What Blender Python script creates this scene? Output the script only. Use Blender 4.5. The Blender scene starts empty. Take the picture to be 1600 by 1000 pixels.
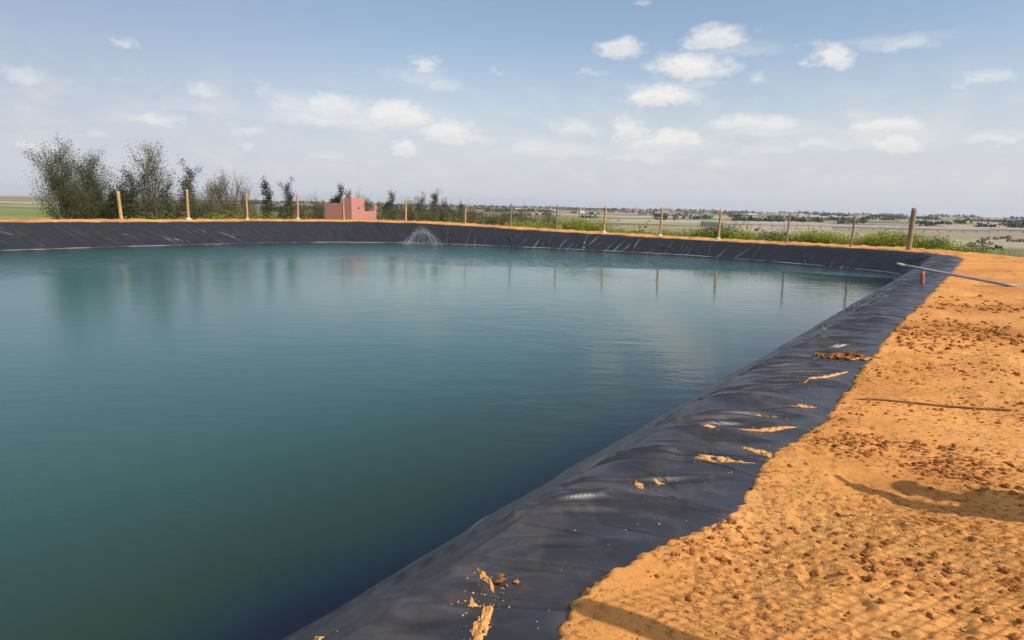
import bpy, bmesh, math, random
import numpy as np
from mathutils import Vector, Matrix

rng = np.random.default_rng(7)
random.seed(7)
SC = bpy.context.scene
COL = SC.collection
CAM_Z = 1.75
WATER_Z = -1.10
SLOPE = 0.76
SKY_TINT = (1.62, 1.54, 1.48, 1)
HAZE = 0.00009
SUN_EL = math.radians(45)
SUN_XY = np.array([0.85, -0.527])          # horizontal direction towards the sun

# ------------------------------------------------------------------ numpy noise
def _hash(ix, iy, seed):
    h = (ix.astype(np.int64) * 374761393 + iy.astype(np.int64) * 668265263 + seed * 1442695041) & 0xFFFFFFFF
    h = ((h ^ (h >> 13)) * 1274126177) & 0xFFFFFFFF
    return (h ^ (h >> 16)) & 0xFFFFFFFF
def pnoise(x, y, seed=0):
    x = np.asarray(x, float); y = np.asarray(y, float)
    x0 = np.floor(x); y0 = np.floor(y); fx = x - x0; fy = y - y0
    u = fx * fx * fx * (fx * (fx * 6 - 15) + 10); v = fy * fy * fy * (fy * (fy * 6 - 15) + 10)
    def gr(dx, dy):
        a = _hash(x0 + dx, y0 + dy, seed) * (2 * math.pi / 4294967296.0)
        return np.cos(a) * (fx - dx) + np.sin(a) * (fy - dy)
    a = gr(0, 0); b = gr(1, 0); c = gr(0, 1); d = gr(1, 1)
    return ((a * (1 - u) + b * u) * (1 - v) + (c * (1 - u) + d * u) * v) * 1.5
def fbm(x, y, octv=4, seed=0, gain=0.5):
    s = 0; a = 1.0; f = 1.0
    for i in range(octv):
        s = s + a * pnoise(np.asarray(x) * f, np.asarray(y) * f, seed + i * 17)
        a *= gain; f *= 2.03
    return s
def sstep(x, a=0.0, b=1.0):
    t = np.clip((np.asarray(x, float) - a) / (b - a), 0, 1)
    return t * t * (3 - 2 * t)

# ------------------------------------------------------------------ object helpers
def mesh_np(name, V, F, smooth=True, uv=None):
    """V (n,3), F (m,k) quads or tris -> mesh"""
    V = np.asarray(V, np.float32); F = np.asarray(F, np.int32)
    me = bpy.data.meshes.new(name)
    k = F.shape[1]
    me.vertices.add(len(V)); me.vertices.foreach_set('co', V.ravel())
    me.loops.add(F.size); me.loops.foreach_set('vertex_index', F.ravel())
    me.polygons.add(len(F))
    me.polygons.foreach_set('loop_start', np.arange(0, F.size, k, dtype=np.int32))
    me.polygons.foreach_set('loop_total', np.full(len(F), k, np.int32))
    me.polygons.foreach_set('use_smooth', np.full(len(F), smooth, bool))
    me.update(calc_edges=True); me.validate()
    return me
def attr(me, name, vals):
    a = me.attributes.new(name, 'FLOAT', 'POINT')
    a.data.foreach_set('value', np.asarray(vals, np.float32))
def link(name, me, mat=None, parent=None, loc=None):
    o = bpy.data.objects.new(name, me); COL.objects.link(o)
    if mat is not None and me is not None and len(me.materials) == 0: me.materials.append(mat)
    if parent is not None: o.parent = parent
    if loc is not None: o.location = loc
    return o
def tag(o, label=None, cat=None, group=None, kind=None):
    if label: o['label'] = label
    if cat: o['category'] = cat
    if group: o['group'] = group
    if kind: o['kind'] = kind
    return o
def empty(name, loc, rz=0.0):
    o = bpy.data.objects.new(name, None); COL.objects.link(o)
    o.location = loc; o.rotation_euler = (0, 0, rz); o.empty_display_size = 0.2
    return o
def copy_tree(o, parent=None):
    c = o.copy(); COL.objects.link(c); c.parent = parent
    for ch in list(o.children): copy_tree(ch, c)
    return c
def grid_faces(nr, nc):
    i = np.arange(nr - 1)[:, None] * nc + np.arange(nc - 1)[None, :]
    return np.stack([i, i + 1, i + nc + 1, i + nc], -1).reshape(-1, 4)
class MB:
    """collects boxes and tubes into one mesh"""
    def __init__(s): s.V = []; s.F = []; s.n = 0
    def add(s, V, F):
        V = np.asarray(V, float); s.V.append(V); s.F += [tuple(int(i) + s.n for i in f) for f in F]; s.n += len(V)
    def box(s, c, d, rz=0.0):
        c = np.array(c, float); d = np.array(d, float) / 2
        q = np.array([[-1,-1,-1],[1,-1,-1],[1,1,-1],[-1,1,-1],[-1,-1,1],[1,-1,1],[1,1,1],[-1,1,1]]) * d
        R = np.array([[math.cos(rz), -math.sin(rz), 0],[math.sin(rz), math.cos(rz), 0],[0,0,1]])
        s.add(q @ R.T + c, [(0,3,2,1),(4,5,6,7),(0,1,5,4),(1,2,6,5),(2,3,7,6),(3,0,4,7)])
    def tube(s, P, r, n=6, cap=True):
        P = np.asarray(P, float); m = len(P); r = np.broadcast_to(np.asarray(r, float), (m,))
        T = np.gradient(P, axis=0); T /= np.linalg.norm(T, axis=1)[:, None] + 1e-9
        ref = np.array([0, 0, 1.0]) if abs(T[0][2]) < 0.9 else np.array([1.0, 0, 0])
        a = np.cross(T, ref); a /= np.linalg.norm(a, axis=1)[:, None] + 1e-9
        b = np.cross(T, a)
        th = np.arange(n) * 2 * math.pi / n
        V = (P[:, None] + r[:, None, None] * (np.cos(th)[None, :, None] * a[:, None] + np.sin(th)[None, :, None] * b[:, None])).reshape(-1, 3)
        F = [(i*n + j, i*n + (j+1) % n, (i+1)*n + (j+1) % n, (i+1)*n + j) for i in range(m - 1) for j in range(n)]
        if cap: F += [tuple(range(n))[::-1], tuple(range((m-1)*n, m*n))]
        s.add(V, F)
    def mesh(s, name, smooth=False):
        me = bpy.data.meshes.new(name)
        me.from_pydata(np.concatenate(s.V).tolist(), [], s.F)
        if smooth: me.polygons.foreach_set('use_smooth', np.full(len(me.polygons), True))
        me.update(); return me
    def build(s, name, mat, parent=None, smooth=False, loc=None):
        return link(name, s.mesh(name, smooth), mat, parent, loc)

# ------------------------------------------------------------------ material helpers
class NT:
    def __init__(s, name):
        s.m = bpy.data.materials.new(name); s.m.use_nodes = True
        s.t = s.m.node_tree; s.b = s.t.nodes['Principled BSDF']; s.out = s.t.nodes['Material Output']
    def n(s, typ, ins=None, **kw):
        nd = s.t.nodes.new(typ)
        for k, v in kw.items(): setattr(nd, k, v)
        for k, v in (ins or {}).items():
            if hasattr(v, 'is_linked') or isinstance(v, bpy.types.NodeSocket): s.t.links.new(v, nd.inputs[k])
            else: nd.inputs[k].default_value = v
        return nd
    def pos(s): return s.n('ShaderNodeNewGeometry').outputs['Position']
    def obj(s): return s.n('ShaderNodeTexCoord').outputs['Object']
    def map(s, vec, scale=(1,1,1), rot=(0,0,0), loc=(0,0,0)):
        return s.n('ShaderNodeMapping', {'Vector': vec, 'Scale': scale, 'Rotation': rot, 'Location': loc}).outputs[0]
    def noise(s, vec, scale, detail=4, rough=0.5, dist=0.0):
        return s.n('ShaderNodeTexNoise', {'Vector': vec, 'Scale': scale, 'Detail': detail, 'Roughness': rough, 'Distortion': dist}).outputs['Fac']
    def ramp(s, fac, stops, interp='LINEAR'):
        r = s.n('ShaderNodeValToRGB', {'Fac': fac}); cr = r.color_ramp; cr.interpolation = interp
        while len(cr.elements) < len(stops): cr.elements.new(0.5)
        for e, (p, c) in zip(cr.elements, stops):
            e.position = p; e.color = (c, c, c, 1) if isinstance(c, (int, float)) else (*c, 1)
        return r.outputs['Color']
    def rng(s, v, a, b, c=0.0, d=1.0, smooth=False):
        return s.n('ShaderNodeMapRange', {'Value': v, 'From Min': a, 'From Max': b, 'To Min': c, 'To Max': d}, interpolation_type='SMOOTHSTEP' if smooth else 'LINEAR').outputs[0]
    def mix(s, f, a, b, blend='MIX'):
        nd = s.n('ShaderNodeMix', data_type='RGBA', blend_type=blend)
        for k, v in ((0, f), (6, a), (7, b)):
            if isinstance(v, bpy.types.NodeSocket): s.t.links.new(v, nd.inputs[k])
            elif k == 0: nd.inputs[0].default_value = v
            else: nd.inputs[k].default_value = (*v, 1)
        return nd.outputs[2]
    def math(s, op, a, b=0.0, c=0.0):
        nd = s.n('ShaderNodeMath', operation=op)
        for i, v in enumerate((a, b, c)):
            if isinstance(v, bpy.types.NodeSocket): s.t.links.new(v, nd.inputs[i])
            else: nd.inputs[i].default_value = v
        return nd.outputs[0]
    def attr(s, name): return s.n('ShaderNodeAttribute', attribute_name=name).outputs['Fac']
    def set(s, **kw):
        for k, v in kw.items():
            k = k.replace('_', ' ')
            if isinstance(v, bpy.types.NodeSocket): s.t.links.new(v, s.b.inputs[k])
            else: s.b.inputs[k].default_value = (*v, 1) if isinstance(v, tuple) and len(v) == 3 else v
    def bump(s, h, strength, dist):
        nd = s.n('ShaderNodeBump', {'Height': h, 'Strength': strength, 'Distance': dist})
        s.t.links.new(nd.outputs[0], s.b.inputs['Normal']); return nd

def simple_mat(name, col, rough=0.7, var=0.25, scale=6.0, bump=0.0):
    m = NT(name); p = m.obj(); f = m.noise(p, scale, 5, 0.6)
    lo = tuple(c * (1 - var) for c in col); hi = tuple(min(1, c * (1 + var)) for c in col)
    m.set(Base_Color=m.ramp(f, [(0.3, lo), (0.7, hi)]), Roughness=rough)
    if bump: m.bump(m.noise(p, scale * 4, 6, 0.6), 0.6, bump)
    return m.m

# ------------------------------------------------------------------ the pond outline (crest of its banks)
NEAR_Z = -0.05
def near_pt(t): return (0.6 * t - 1.68, 0.8 * t + 1.26)
crest_ctrl = [(*near_pt(t), NEAR_Z) for t in (-22, -12, -6, -3, 0, 3, 6, 10, 14, 18, 22, 26, 30, 33, 35.2)]
crest_ctrl += [(20.35, 31.2, -0.05), (20.0, 33.4, -0.06), (17.99, 36.4, -0.07), (13.85, 41.34, -0.16), (8.75, 44.75, -0.07), (4.0, 46.9, 0.03),
    (-0.15, 48.6, 0.14), (-4.13, 49.95, 0.27), (-7.19, 50.5, 0.36), (-10.13, 50.39, 0.40), (-15.19, 48.8, 0.38), (-18.54, 46.44, 0.36),
    (-21.55, 43.23, 0.33), (-25.67, 38.65, 0.33), (-28.03, 35.2, 0.34), (-34, 27, 0.3), (-38, 18, 0.2), (-36, 4, 0.1), (-30, -8, 0.0), (-22, -14.5, -0.05)]
def smooth_closed(P, it=2):
    P = np.array(P, float)
    for _ in range(it):
        Q = np.roll(P, -1, 0)
        P = np.stack([0.75 * P + 0.25 * Q, 0.25 * P + 0.75 * Q], 1).reshape(-1, 3)
    return P
CR = smooth_closed(crest_ctrl, 3)
# start the arc length at the near bank's t = -22
seg = np.linalg.norm(np.diff(np.vstack([CR, CR[:1]])[:, :2], axis=0), axis=1)
S0 = np.concatenate([[0], np.cumsum(seg)])
CRc = np.vstack([CR, CR[:1]])
# arc position of the point nearest the camera equals t; shift so that arc = t along the straight near bank
_i0 = np.argmin(np.hypot(CR[:, 0] - near_pt(0)[0], CR[:, 1] - near_pt(0)[1]))
_p = CR[_i0]; SHIFT = S0[_i0] - ((_p[0] + 1.68) * 0.6 + (_p[1] - 1.26) * 0.8)
LEN = S0[-1]
def crest_at(t):
    s = np.mod(np.asarray(t, float) + SHIFT, LEN)
    return np.stack([np.interp(s, S0, CRc[:, k]) for k in range(3)], -1)
def crest_normal(t, h=0.35):
    d = crest_at(np.asarray(t) + h) - crest_at(np.asarray(t) - h)
    d = d[..., :2]; d /= np.linalg.norm(d, axis=-1)[..., None]
    return np.stack([d[..., 1], -d[..., 0]], -1)     # outward
T_CORNER = 35.6
_Qc = crest_at(np.arange(-24, LEN - 24, 0.8)); _Qt = np.arange(-24, LEN - 24, 0.8)
def locate(x, y):
    """signed distance (outside positive), arc position t, crest height"""
    x = np.asarray(x, float).ravel(); y = np.asarray(y, float).ravel()
    A = np.vstack([_Qc]); B = np.roll(_Qc, -1, 0); dAB = (B - A)[:, :2]; L2 = (dAB ** 2).sum(1)
    sd = np.empty(len(x)); tt = np.empty(len(x)); zz = np.empty(len(x))
    for a in range(0, len(x), 20000):
        px = x[a:a+20000, None] - A[None, :, 0]; py = y[a:a+20000, None] - A[None, :, 1]
        k = np.clip((px * dAB[:, 0] + py * dAB[:, 1]) / L2, 0, 1)
        dx = px - k * dAB[:, 0]; dy = py - k * dAB[:, 1]; d2 = dx * dx + dy * dy
        j = d2.argmin(1); r = np.arange(len(j)); kk = k[r, j]
        cr = dAB[j, 0] * py[r, j] - dAB[j, 1] * px[r, j]
        sd[a:a+20000] = np.sqrt(d2[r, j]) * np.where(cr > 0, -1, 1)
        tt[a:a+20000] = _Qt[j] + kk * np.sqrt(L2[j]); zz[a:a+20000] = A[j, 2] + kk * (B[j, 2] - A[j, 2])
    return sd, tt, zz
def nearness(t):      # 1 on the near bank, 0 on the far ones
    return sstep(t, -20, -18) * (1 - sstep(t, T_CORNER - 2.0, T_CORNER + 1.5))
def soil_edge(t):     # distance from crest to where the earth covers the liner
    t = np.asarray(t, float); nb = nearness(t)
    e = np.interp(t, [1.0, 1.99, 2.44, 2.84, 3.59, 4.6, 5.92, 8.4, 11.0, 20.9, 30], [0.78, 0.72, 0.68, 0.76, 0.90, 0.87, 0.97, 0.93, 0.86, 0.91, 0.9]) * nb + 0.26 * (1 - nb)
    e = e + nb * (0.03 * fbm(t * 0.9, t * 0 + 3.1, 3, 5) + 0.035 * pnoise(t * 3.6, t * 0 + 1.7, 9) + 0.020 * fbm(t * 13, t * 0 + 8.2, 3, 11))
    e = e + (1 - nb) * 0.08 * fbm(t * 1.3, t * 0 + .3, 3, 6)
    return e

# ------------------------------------------------------------------ liner relief
def profile(q):       # base height of the liner relative to the crest at outward distance q
    q = np.asarray(q, float); k = 0.055
    return -SLOPE * k * np.log1p(np.exp(np.clip(-q / k, -50, 50))) + 0.015 * sstep(q, 0.1, 0.8)
WR = []   # wrinkles: t0, q0, dt, dq, half length, width, height, curvature
r_ = np.random.default_rng(21)
t = -6.0
while t < 38:
    t += r_.uniform(0.12, 0.34) if t > 7 else r_.uniform(0.15, 0.42)
    an = math.radians(r_.normal(56, 11))
    L = r_.uniform(0.35, 0.9)
    WR.append((t, r_.uniform(0.1, 0.6), math.cos(an), math.sin(an), L, r_.uniform(0.012, 0.034), r_.uniform(0.012, 0.042), r_.normal(0, 0.13)))
t = -5.0
while t < 7:           # broad soft billows
    t += r_.uniform(0.3, 0.7)
    an = math.radians(r_.normal(54, 18))
    WR.append((t, r_.uniform(0.1, 0.7), math.cos(an), math.sin(an), r_.uniform(0.3, 0.8), r_.uniform(0.07, 0.15), r_.uniform(0.014, 0.036), r_.normal(0, 0.3)))
t = -6.0
while t < 36:           # long folds along the crest
    t += r_.uniform(0.35, 0.9)
    an = math.radians(r_.normal(2.5, 3.0))
    WR.append((t, r_.uniform(-0.30, 0.06), math.cos(an), math.sin(an), r_.uniform(0.7, 2.4), r_.uniform(0.018, 0.032), r_.uniform(0.012, 0.034), r_.normal(0, 0.008)))
t = -4.0
while t < 16:           # fine sharp creases
    t += r_.uniform(0.2, 0.5)
    an = math.radians(r_.normal(55, 24))
    WR.append((t, r_.uniform(-0.05, 0.8), math.cos(an), math.sin(an), r_.uniform(0.12, 0.5), r_.uniform(0.007, 0.015), r_.uniform(0.004, 0.012), r_.normal(0, 0.5)))
for k in range(5):      # the bundle of folds halfway along the near bank
    WR.append((12.5 + k * 0.5, -0.26 + k * 0.075, 1.0, 0.010, 6.0, 0.020, 0.045, 0.0))
t = T_CORNER - 3
while t < T_CORNER + 66:   # slack in the far banks
    t += r_.uniform(0.15, 0.75)
    right = t < T_CORNER + 29
    sgn = -1 if right else 1
    an = math.radians(90 + sgn * r_.normal(-26 if right else -38, 22 if right else 14))
    WR.append((t, r_.uniform(-1.5, -0.5), math.cos(an), math.sin(an), r_.uniform(0.5, 1.6), r_.uniform(0.055, 0.13), r_.uniform(0.02, 0.085), r_.normal(0, 0.22)))
WR = [(w[0], w[1], w[2], w[3], w[4], w[5] + (0.0022 * max(0.0, w[0] - 6) if w[0] < T_CORNER else 0), w[6], w[7]) for w in WR]
WR.sort()
WRt = np.array([w[0] for w in WR])
def wrinkle(t, q):
    t = np.asarray(t, float); q = np.asarray(q, float); h = np.zeros(t.shape)
    order = np.argsort(t, kind='stable'); ts = t[order]
    for (t0, q0, dt, dq, L, w, a, k) in WR:
        e = L * abs(dt) + 8 * w * abs(dq) + 0.4
        i0, i1 = np.searchsorted(ts, (t0 - e, t0 + e))
        if i1 <= i0: continue
        ix = order[i0:i1]
        al = (t[ix] - t0) * dt + (q[ix] - q0) * dq
        ac = -(t[ix] - t0) * dq + (q[ix] - q0) * dt - k * al * al
        win = np.where(np.abs(al) < L, np.cos(np.clip(al / L, -1, 1) * math.pi / 2) ** 2, 0)
        ww = w * (0.7 + 0.6 * np.abs(al) / L)
        h[ix] += a * win * (0.5 * np.exp(-(ac / ww) ** 2) + 0.6 * np.exp(-1.5 * np.abs(ac) / ww) - 0.45 * np.exp(-((ac - 1.9 * ww) / (1.3 * ww)) ** 2))
    return h
def liner_disp(t, q):
    nb = nearness(t)
    h = wrinkle(t, q)
    h = h + nb * (0.020 * fbm(t * 0.9, q * 1.2, 2, 31) + 0.0016 * fbm(t * 5, q * 5, 2, 33)) + (1 - nb) * 0.035 * fbm(t * 0.8, q * 0.7, 3, 35)
    dn = np.abs(h)
    return h
def liner_xyz(t, q):
    """points on the liner surface"""
    c = crest_at(t); n = crest_normal(t)
    nb = nearness(t)
    wob = nb * (0.035 * fbm(t * 0.7, t * 0 + 2.2, 3, 41) + 0.012 * pnoise(t * 3.3, t * 0 + .4, 43))
    z = c[..., 2] + profile(q + wob * sstep(q, 0.5, 0.1))
    dz = (profile(q + 0.01) - profile(q - 0.01)) / 0.02
    inv = 1 / np.sqrt(1 + dz * dz)
    d = liner_disp(t, q)
    und = -0.16 * sstep(q - soil_edge(t), 0.10, 0.22)
    return np.stack([c[..., 0] + n[..., 0] * (q - d * dz * inv), c[..., 1] + n[..., 1] * (q - d * dz * inv), z + d * inv + und], -1)

rows = [-8.0]
while rows[-1] < LEN - 60:
    c = crest_at(rows[-1]); d = math.hypot(c[0], c[1])
    rows.append(rows[-1] + min(0.07, max(0.012, 0.0023 * d)))
rows = np.array(rows)
qs = np.concatenate([np.linspace(-3.6, -1.7, 8)[:-1], np.linspace(-1.75, -0.45, 48)[:-1], np.linspace(-0.45, 1.35, 96)])
Tg, Qg = np.meshgrid(rows, qs, indexing='ij')
# the far banks only need a short overlap under the earth
Vl = liner_xyz(Tg.ravel(), Qg.ravel())
me_l = mesh_np('pond_liner', Vl, grid_faces(len(rows), len(qs)))

m = NT('liner_plastic'); P = m.pos()
dust = m.noise(m.map(P, (1, 1, 1)), 2.3, 8, 0.62, 0.6)
dust2 = m.noise(P, 9.0, 8, 0.7)
z = m.n('ShaderNodeSeparateXYZ', {0: P}).outputs['Z']
flat = m.rng(z, -0.5, -0.05, 0.25, 1.0, True)
dmask = m.math('MULTIPLY', m.math('MULTIPLY', m.rng(dust, 0.42, 0.80, 0, 0.55, True), m.rng(dust2, 0.3, 0.75, 0.25, 1.0)), flat)
nearb = m.rng(m.n('ShaderNodeSeparateXYZ', {0: P}).outputs['Y'], 34, 27, 0.12, 1.0, True)
dmask = m.math('MULTIPLY', dmask, nearb)
col = m.mix(dmask, m.mix(nearb, (0.018, 0.0175, 0.020), (0.029, 0.0275, 0.030)), (0.21, 0.165, 0.135))
# pale dried line just above the water
wl = m.noise(P, 1.6, 4, 0.6)
wz = m.math('ADD', z, m.math('MULTIPLY', m.math('SUBTRACT', wl, 0.5), 0.05))
band = m.math('MULTIPLY', m.rng(wz, WATER_Z + 0.015, WATER_Z + 0.035, 0, 1, True), m.rng(wz, WATER_Z + 0.075, WATER_Z + 0.055, 0, 1, True))
band = m.math('MULTIPLY', band, m.rng(m.noise(P, 0.55, 3, 0.6), 0.38, 0.6, 0.15, 1.0, True))
col = m.mix(m.math('MULTIPLY', band, 0.55), col, (0.42, 0.40, 0.38))
m.set(Base_Color=col, Roughness=m.rng(m.noise(P, 4.0, 5, 0.6), 0.3, 0.7, 0.36, 0.47), Specular_IOR_Level=0.5)
m.bump(m.noise(P, 55, 5, 0.6), 0.10, 0.003)
liner = link('pond_liner', me_l, m.m)
tag(liner, 'black wrinkled plastic liner covering the banks all round the water', 'pond liner')

# ------------------------------------------------------------------ ground: one sheet out to the horizon
LAND_D = [0, 55, 75, 130, 300, 600, 1200, 2200, 3400, 4600, 5200, 6000]
LAND_Z = [-1.4, -1.5, -2.2, -4.6, -8.5, -8.2, -5.2, -2.4, 0.2, 1.6, 0.5, -30]
def land_z(x, y):
    D = np.hypot(x, y)
    zz = np.interp(D, LAND_D, LAND_Z)
    zz = zz + np.clip((D - 60) / 400, 0, 1) * 0.0010 * np.minimum(D, 4500) * fbm(x / 520.0, y / 520.0, 4, 51)
    az = np.degrees(np.arctan2(x, y))
    zz = zz + sstep(-az, 0, 30) * sstep(D, 90, 500) * (1 - sstep(D, 2500, 4500)) * 3.0      # higher ground to the left
    zz = zz + sstep(D, 1500, 3000) * 2.6 * fbm(az / 9.0, D / 900.0, 4, 55)
    return zz + 0.10 * fbm(x * 0.3, y * 0.3, 3, 57) * np.clip((D - 45) / 30, 0, 1)
def soil_relief(x, y):
    h = 0.030 * fbm(x * 0.8, y * 0.8, 3, 61)
    big = pnoise(x * 0.55 + 3.3, y * 0.55, 63)
    rough = sstep(big, -0.2, 0.5)
    h = h + (0.10 + 0.95 * rough) * (0.015 * fbm(x * 3.1, y * 3.1, 4, 65, 0.6)) + (0.15 + 1.3 * rough) * 0.0080 * fbm(x * 14, y * 14, 3, 67, 0.6)
    cl = fbm(x * 6.3, y * 6.3, 3, 69)
    return h + 0.014 * sstep(cl, 0.45, 0.75) * (0.05 + 1.0 * rough)
def ground_z(x, y):
    x = np.asarray(x, float).ravel(); y = np.asarray(y, float).ravel()
    zz = land_z(x, y); soil = np.zeros(len(x))
    D = np.hypot(x - 0, y - 18)
    ix = np.where(D < 72)[0]
    if len(ix):
        X = x[ix]; Y = y[ix]
        sd, t, zc = locate(X, Y); nb = nearness(t)
        e = soil_edge(t)
        g = sstep(sd - e + 0.02 * fbm(X * 17, Y * 17, 2, 79), -0.02, 0.12)
        left = sstep(t, T_CORNER + 18, T_CORNER + 36) * (1 - nb)
        hump = (1 - nb) * (0.03 + 0.03 * left) * sstep(sd, 0.2, 1.5) + nb * 0.05 * sstep(sd, 1.0, 3.0)
        top = zc + 0.015 + 0.020 + hump + soil_relief(X, Y) * np.where(nb > .5, 1, 1.3) + (1 - nb) * 0.055 * fbm(X * 1.9, Y * 1.9, 4, 71, .65) * sstep(sd, .2, .6)
        zi = np.where(sd < 0, zc + SLOPE * np.minimum(sd, 0) - 0.16, zc - 0.14)
        zi = np.maximum(zi, -3.5)
        W = 7.5 * nb + 3.4 * (1 - nb)
        zo = top - 0.42 * np.maximum(sd - W - 0.4 * fbm(X * .3, Y * .3, 2, 73), 0)
        zb = zi * (1 - g) + zo * g
        outer = sstep(sd, W + 0.5, W + 6)
        L = zz[ix]
        low = np.where(sd > W, np.maximum(zb, L), zb)
        zz[ix] = low
        soil[ix] = np.where(sd > 0, 1 - sstep(sd + 0.5 * fbm(X * .6, Y * .6, 3, 75), W * 0.72 * (1 - nb) + W * nb, W * 0.92 * (1 - nb) + (W + 1.5) * nb), 1)
    return zz, soil
radii = [0.004]
while radii[-1] < 5600:
    r = radii[-1]; radii.append(r * (1.12 if r < 0.9 else 1.0042 if r < 9 else 1.0085 if r < 75 else 1.022))
radii = np.array(radii)
ang = np.radians(np.concatenate([np.arange(-180, -46, 3.0), np.arange(-46, 48, 0.19), np.arange(48, 180, 3.0)]))
Rg, Ag = np.meshgrid(radii, ang, indexing='ij')
gx = (Rg * np.sin(Ag)).ravel(); gy = (Rg * np.cos(Ag)).ravel()
gz, gsoil = ground_z(gx, gy)
na = len(ang)
Fg = grid_faces(len(radii), na)
i = np.arange(len(radii) - 1) * na
Fg = np.vstack([Fg, np.stack([i + na - 1, i, i + na, i + 2 * na - 1], 1)])
V = np.stack([gx, gy, gz], 1)
me_g = mesh_np('ground', V, Fg)
attr(me_g, 'soil', gsoil)
m = NT('ground_earth'); P = m.pos()
n1 = m.noise(P, 0.9, 6, 0.6); n2 = m.noise(P, 7.0, 6, 0.65); n3 = m.noise(P, 60.0, 4, 0.7)
s1 = m.ramp(n1, [(0.3, (0.57, 0.23, 0.056)), (0.52, (0.72, 0.325, 0.090)), (0.72, (0.78, 0.39, 0.125))])
damp = m.rng(m.noise(P, 0.45, 4, 0.6), 0.47, 0.66, 0, 0.72, True)
s2 = m.mix(m.math('MAXIMUM', m.rng(n2, 0.52, 0.72, 0, 0.6, True), damp), s1, (0.44, 0.165, 0.040))
rgh = m.rng(m.noise(P, 1.3, 4, 0.65), 0.40, 0.62, 0.10, 1.0, True)
crumb = m.math('MULTIPLY', m.rng(m.noise(P, 24.0, 5, 0.7), 0.54, 0.62, 0, 1, True), rgh)
s3 = m.mix(m.rng(n3, 0.52, 0.72, 0, 0.4), s2, (0.40, 0.155, 0.038))
s3 = m.mix(m.math('MULTIPLY', crumb, 0.55), s3, (0.36, 0.13, 0.032))
# fields
warp = m.n('ShaderNodeVectorMath', {0: P, 1: m.n('ShaderNodeVectorMath', {0: m.n('ShaderNodeTexNoise', {'Vector': P, 'Scale': 0.004, 'Detail': 3}).outputs['Color'], 'Scale': 90.0}, operation='SCALE').outputs[0]}, operation='ADD').outputs[0]
vo = m.n('ShaderNodeTexVoronoi', {'Vector': m.map(warp, (1/150., 1/85., 0), (0, 0, 0.35)), 'Scale': 1.0}, voronoi_dimensions='2D', feature='F1').outputs['Color']
sel = m.n('ShaderNodeSeparateColor', {0: vo})
fcol = m.ramp(sel.outputs[0], [(0.0, (0.31, 0.25, 0.16)), (0.2, (0.15, 0.15, 0.065)), (0.36, (0.38, 0.31, 0.21)), (0.5, (0.11, 0.135, 0.045)), (0.63, (0.33, 0.22, 0.14)), (0.76, (0.43, 0.37, 0.27)), (0.9, (0.14, 0.13, 0.07))], 'CONSTANT')
fcol = m.mix(m.rng(m.noise(P, 0.03, 6, 0.65), 0.35, 0.75, 0, 0.45), fcol, (0.17, 0.16, 0.08))
fcol = m.mix(m.rng(m.noise(m.map(P, (0.3, 1, 1), (0, 0, .35)), 0.25, 5, 0.7), 0.45, 0.8, 0, 0.5), fcol, (0.34, 0.28, 0.16))
# rough pasture close to the pond
ncol = m.ramp(m.noise(P, 0.35, 7, 0.7), [(0.3, (0.07, 0.11, 0.025)), (0.5, (0.14, 0.18, 0.04)), (0.62, (0.17, 0.155, 0.065)), (0.8, (0.25, 0.18, 0.09))])
dist = m.n('ShaderNodeVectorMath', {0: P}, operation='LENGTH').outputs['Value']
px_ = m.n('ShaderNodeSeparateXYZ', {0: P}).outputs['X']
land = m.mix(m.rng(dist, 90, 190, 0, 1, True), ncol, m.mix(m.math('MULTIPLY', m.rng(px_, -30, -110, 0, 0.75), m.rng(dist, 900, 400)), fcol, (0.17, 0.215, 0.05)))
m.set(Base_Color=m.mix(m.attr('soil'), land, s3), Roughness=0.95, Specular_IOR_Level=0.15)
hb = m.math('ADD', m.math('MULTIPLY', m.noise(P, 38, 6, 0.7), 0.6), m.math('MULTIPLY', m.noise(P, 130, 3, 0.6), 0.25))
bz = m.rng(m.noise(P, 0.7, 3, 0.6), 0.38, 0.62, 0.35, 1.5, True)
m.bump(m.math('ADD', m.math('MULTIPLY', hb, bz), m.math('MULTIPLY', crumb, 0.75)), 1.0, 0.017)
ground = link('ground', me_g, m.m); tag(ground, kind='structure')
MAT_SOIL = NT('loose_sand'); P = MAT_SOIL.pos()
MAT_SOIL.set(Base_Color=MAT_SOIL.ramp(MAT_SOIL.noise(P, 12, 6, 0.65), [(0.3, (0.58, 0.28, 0.085)), (0.7, (0.74, 0.40, 0.14))]), Roughness=0.95, Specular_IOR_Level=0.15)
MAT_SOIL.bump(MAT_SOIL.noise(P, 70, 5, 0.7), 0.5, 0.006); MAT_SOIL = MAT_SOIL.m
MAT_CLOD = NT('earth_clod'); P = MAT_CLOD.pos()
MAT_CLOD.set(Base_Color=MAT_CLOD.ramp(MAT_CLOD.noise(P, 5, 6, 0.65), [(0.32, (0.14, 0.048, 0.014)), (0.5, (0.33, 0.128, 0.036)), (0.68, (0.60, 0.27, 0.072))]), Roughness=0.95, Specular_IOR_Level=0.15)
MAT_CLOD.bump(MAT_CLOD.noise(P, 90, 5, 0.7), 0.6, 0.006); MAT_CLOD = MAT_CLOD.m

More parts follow.
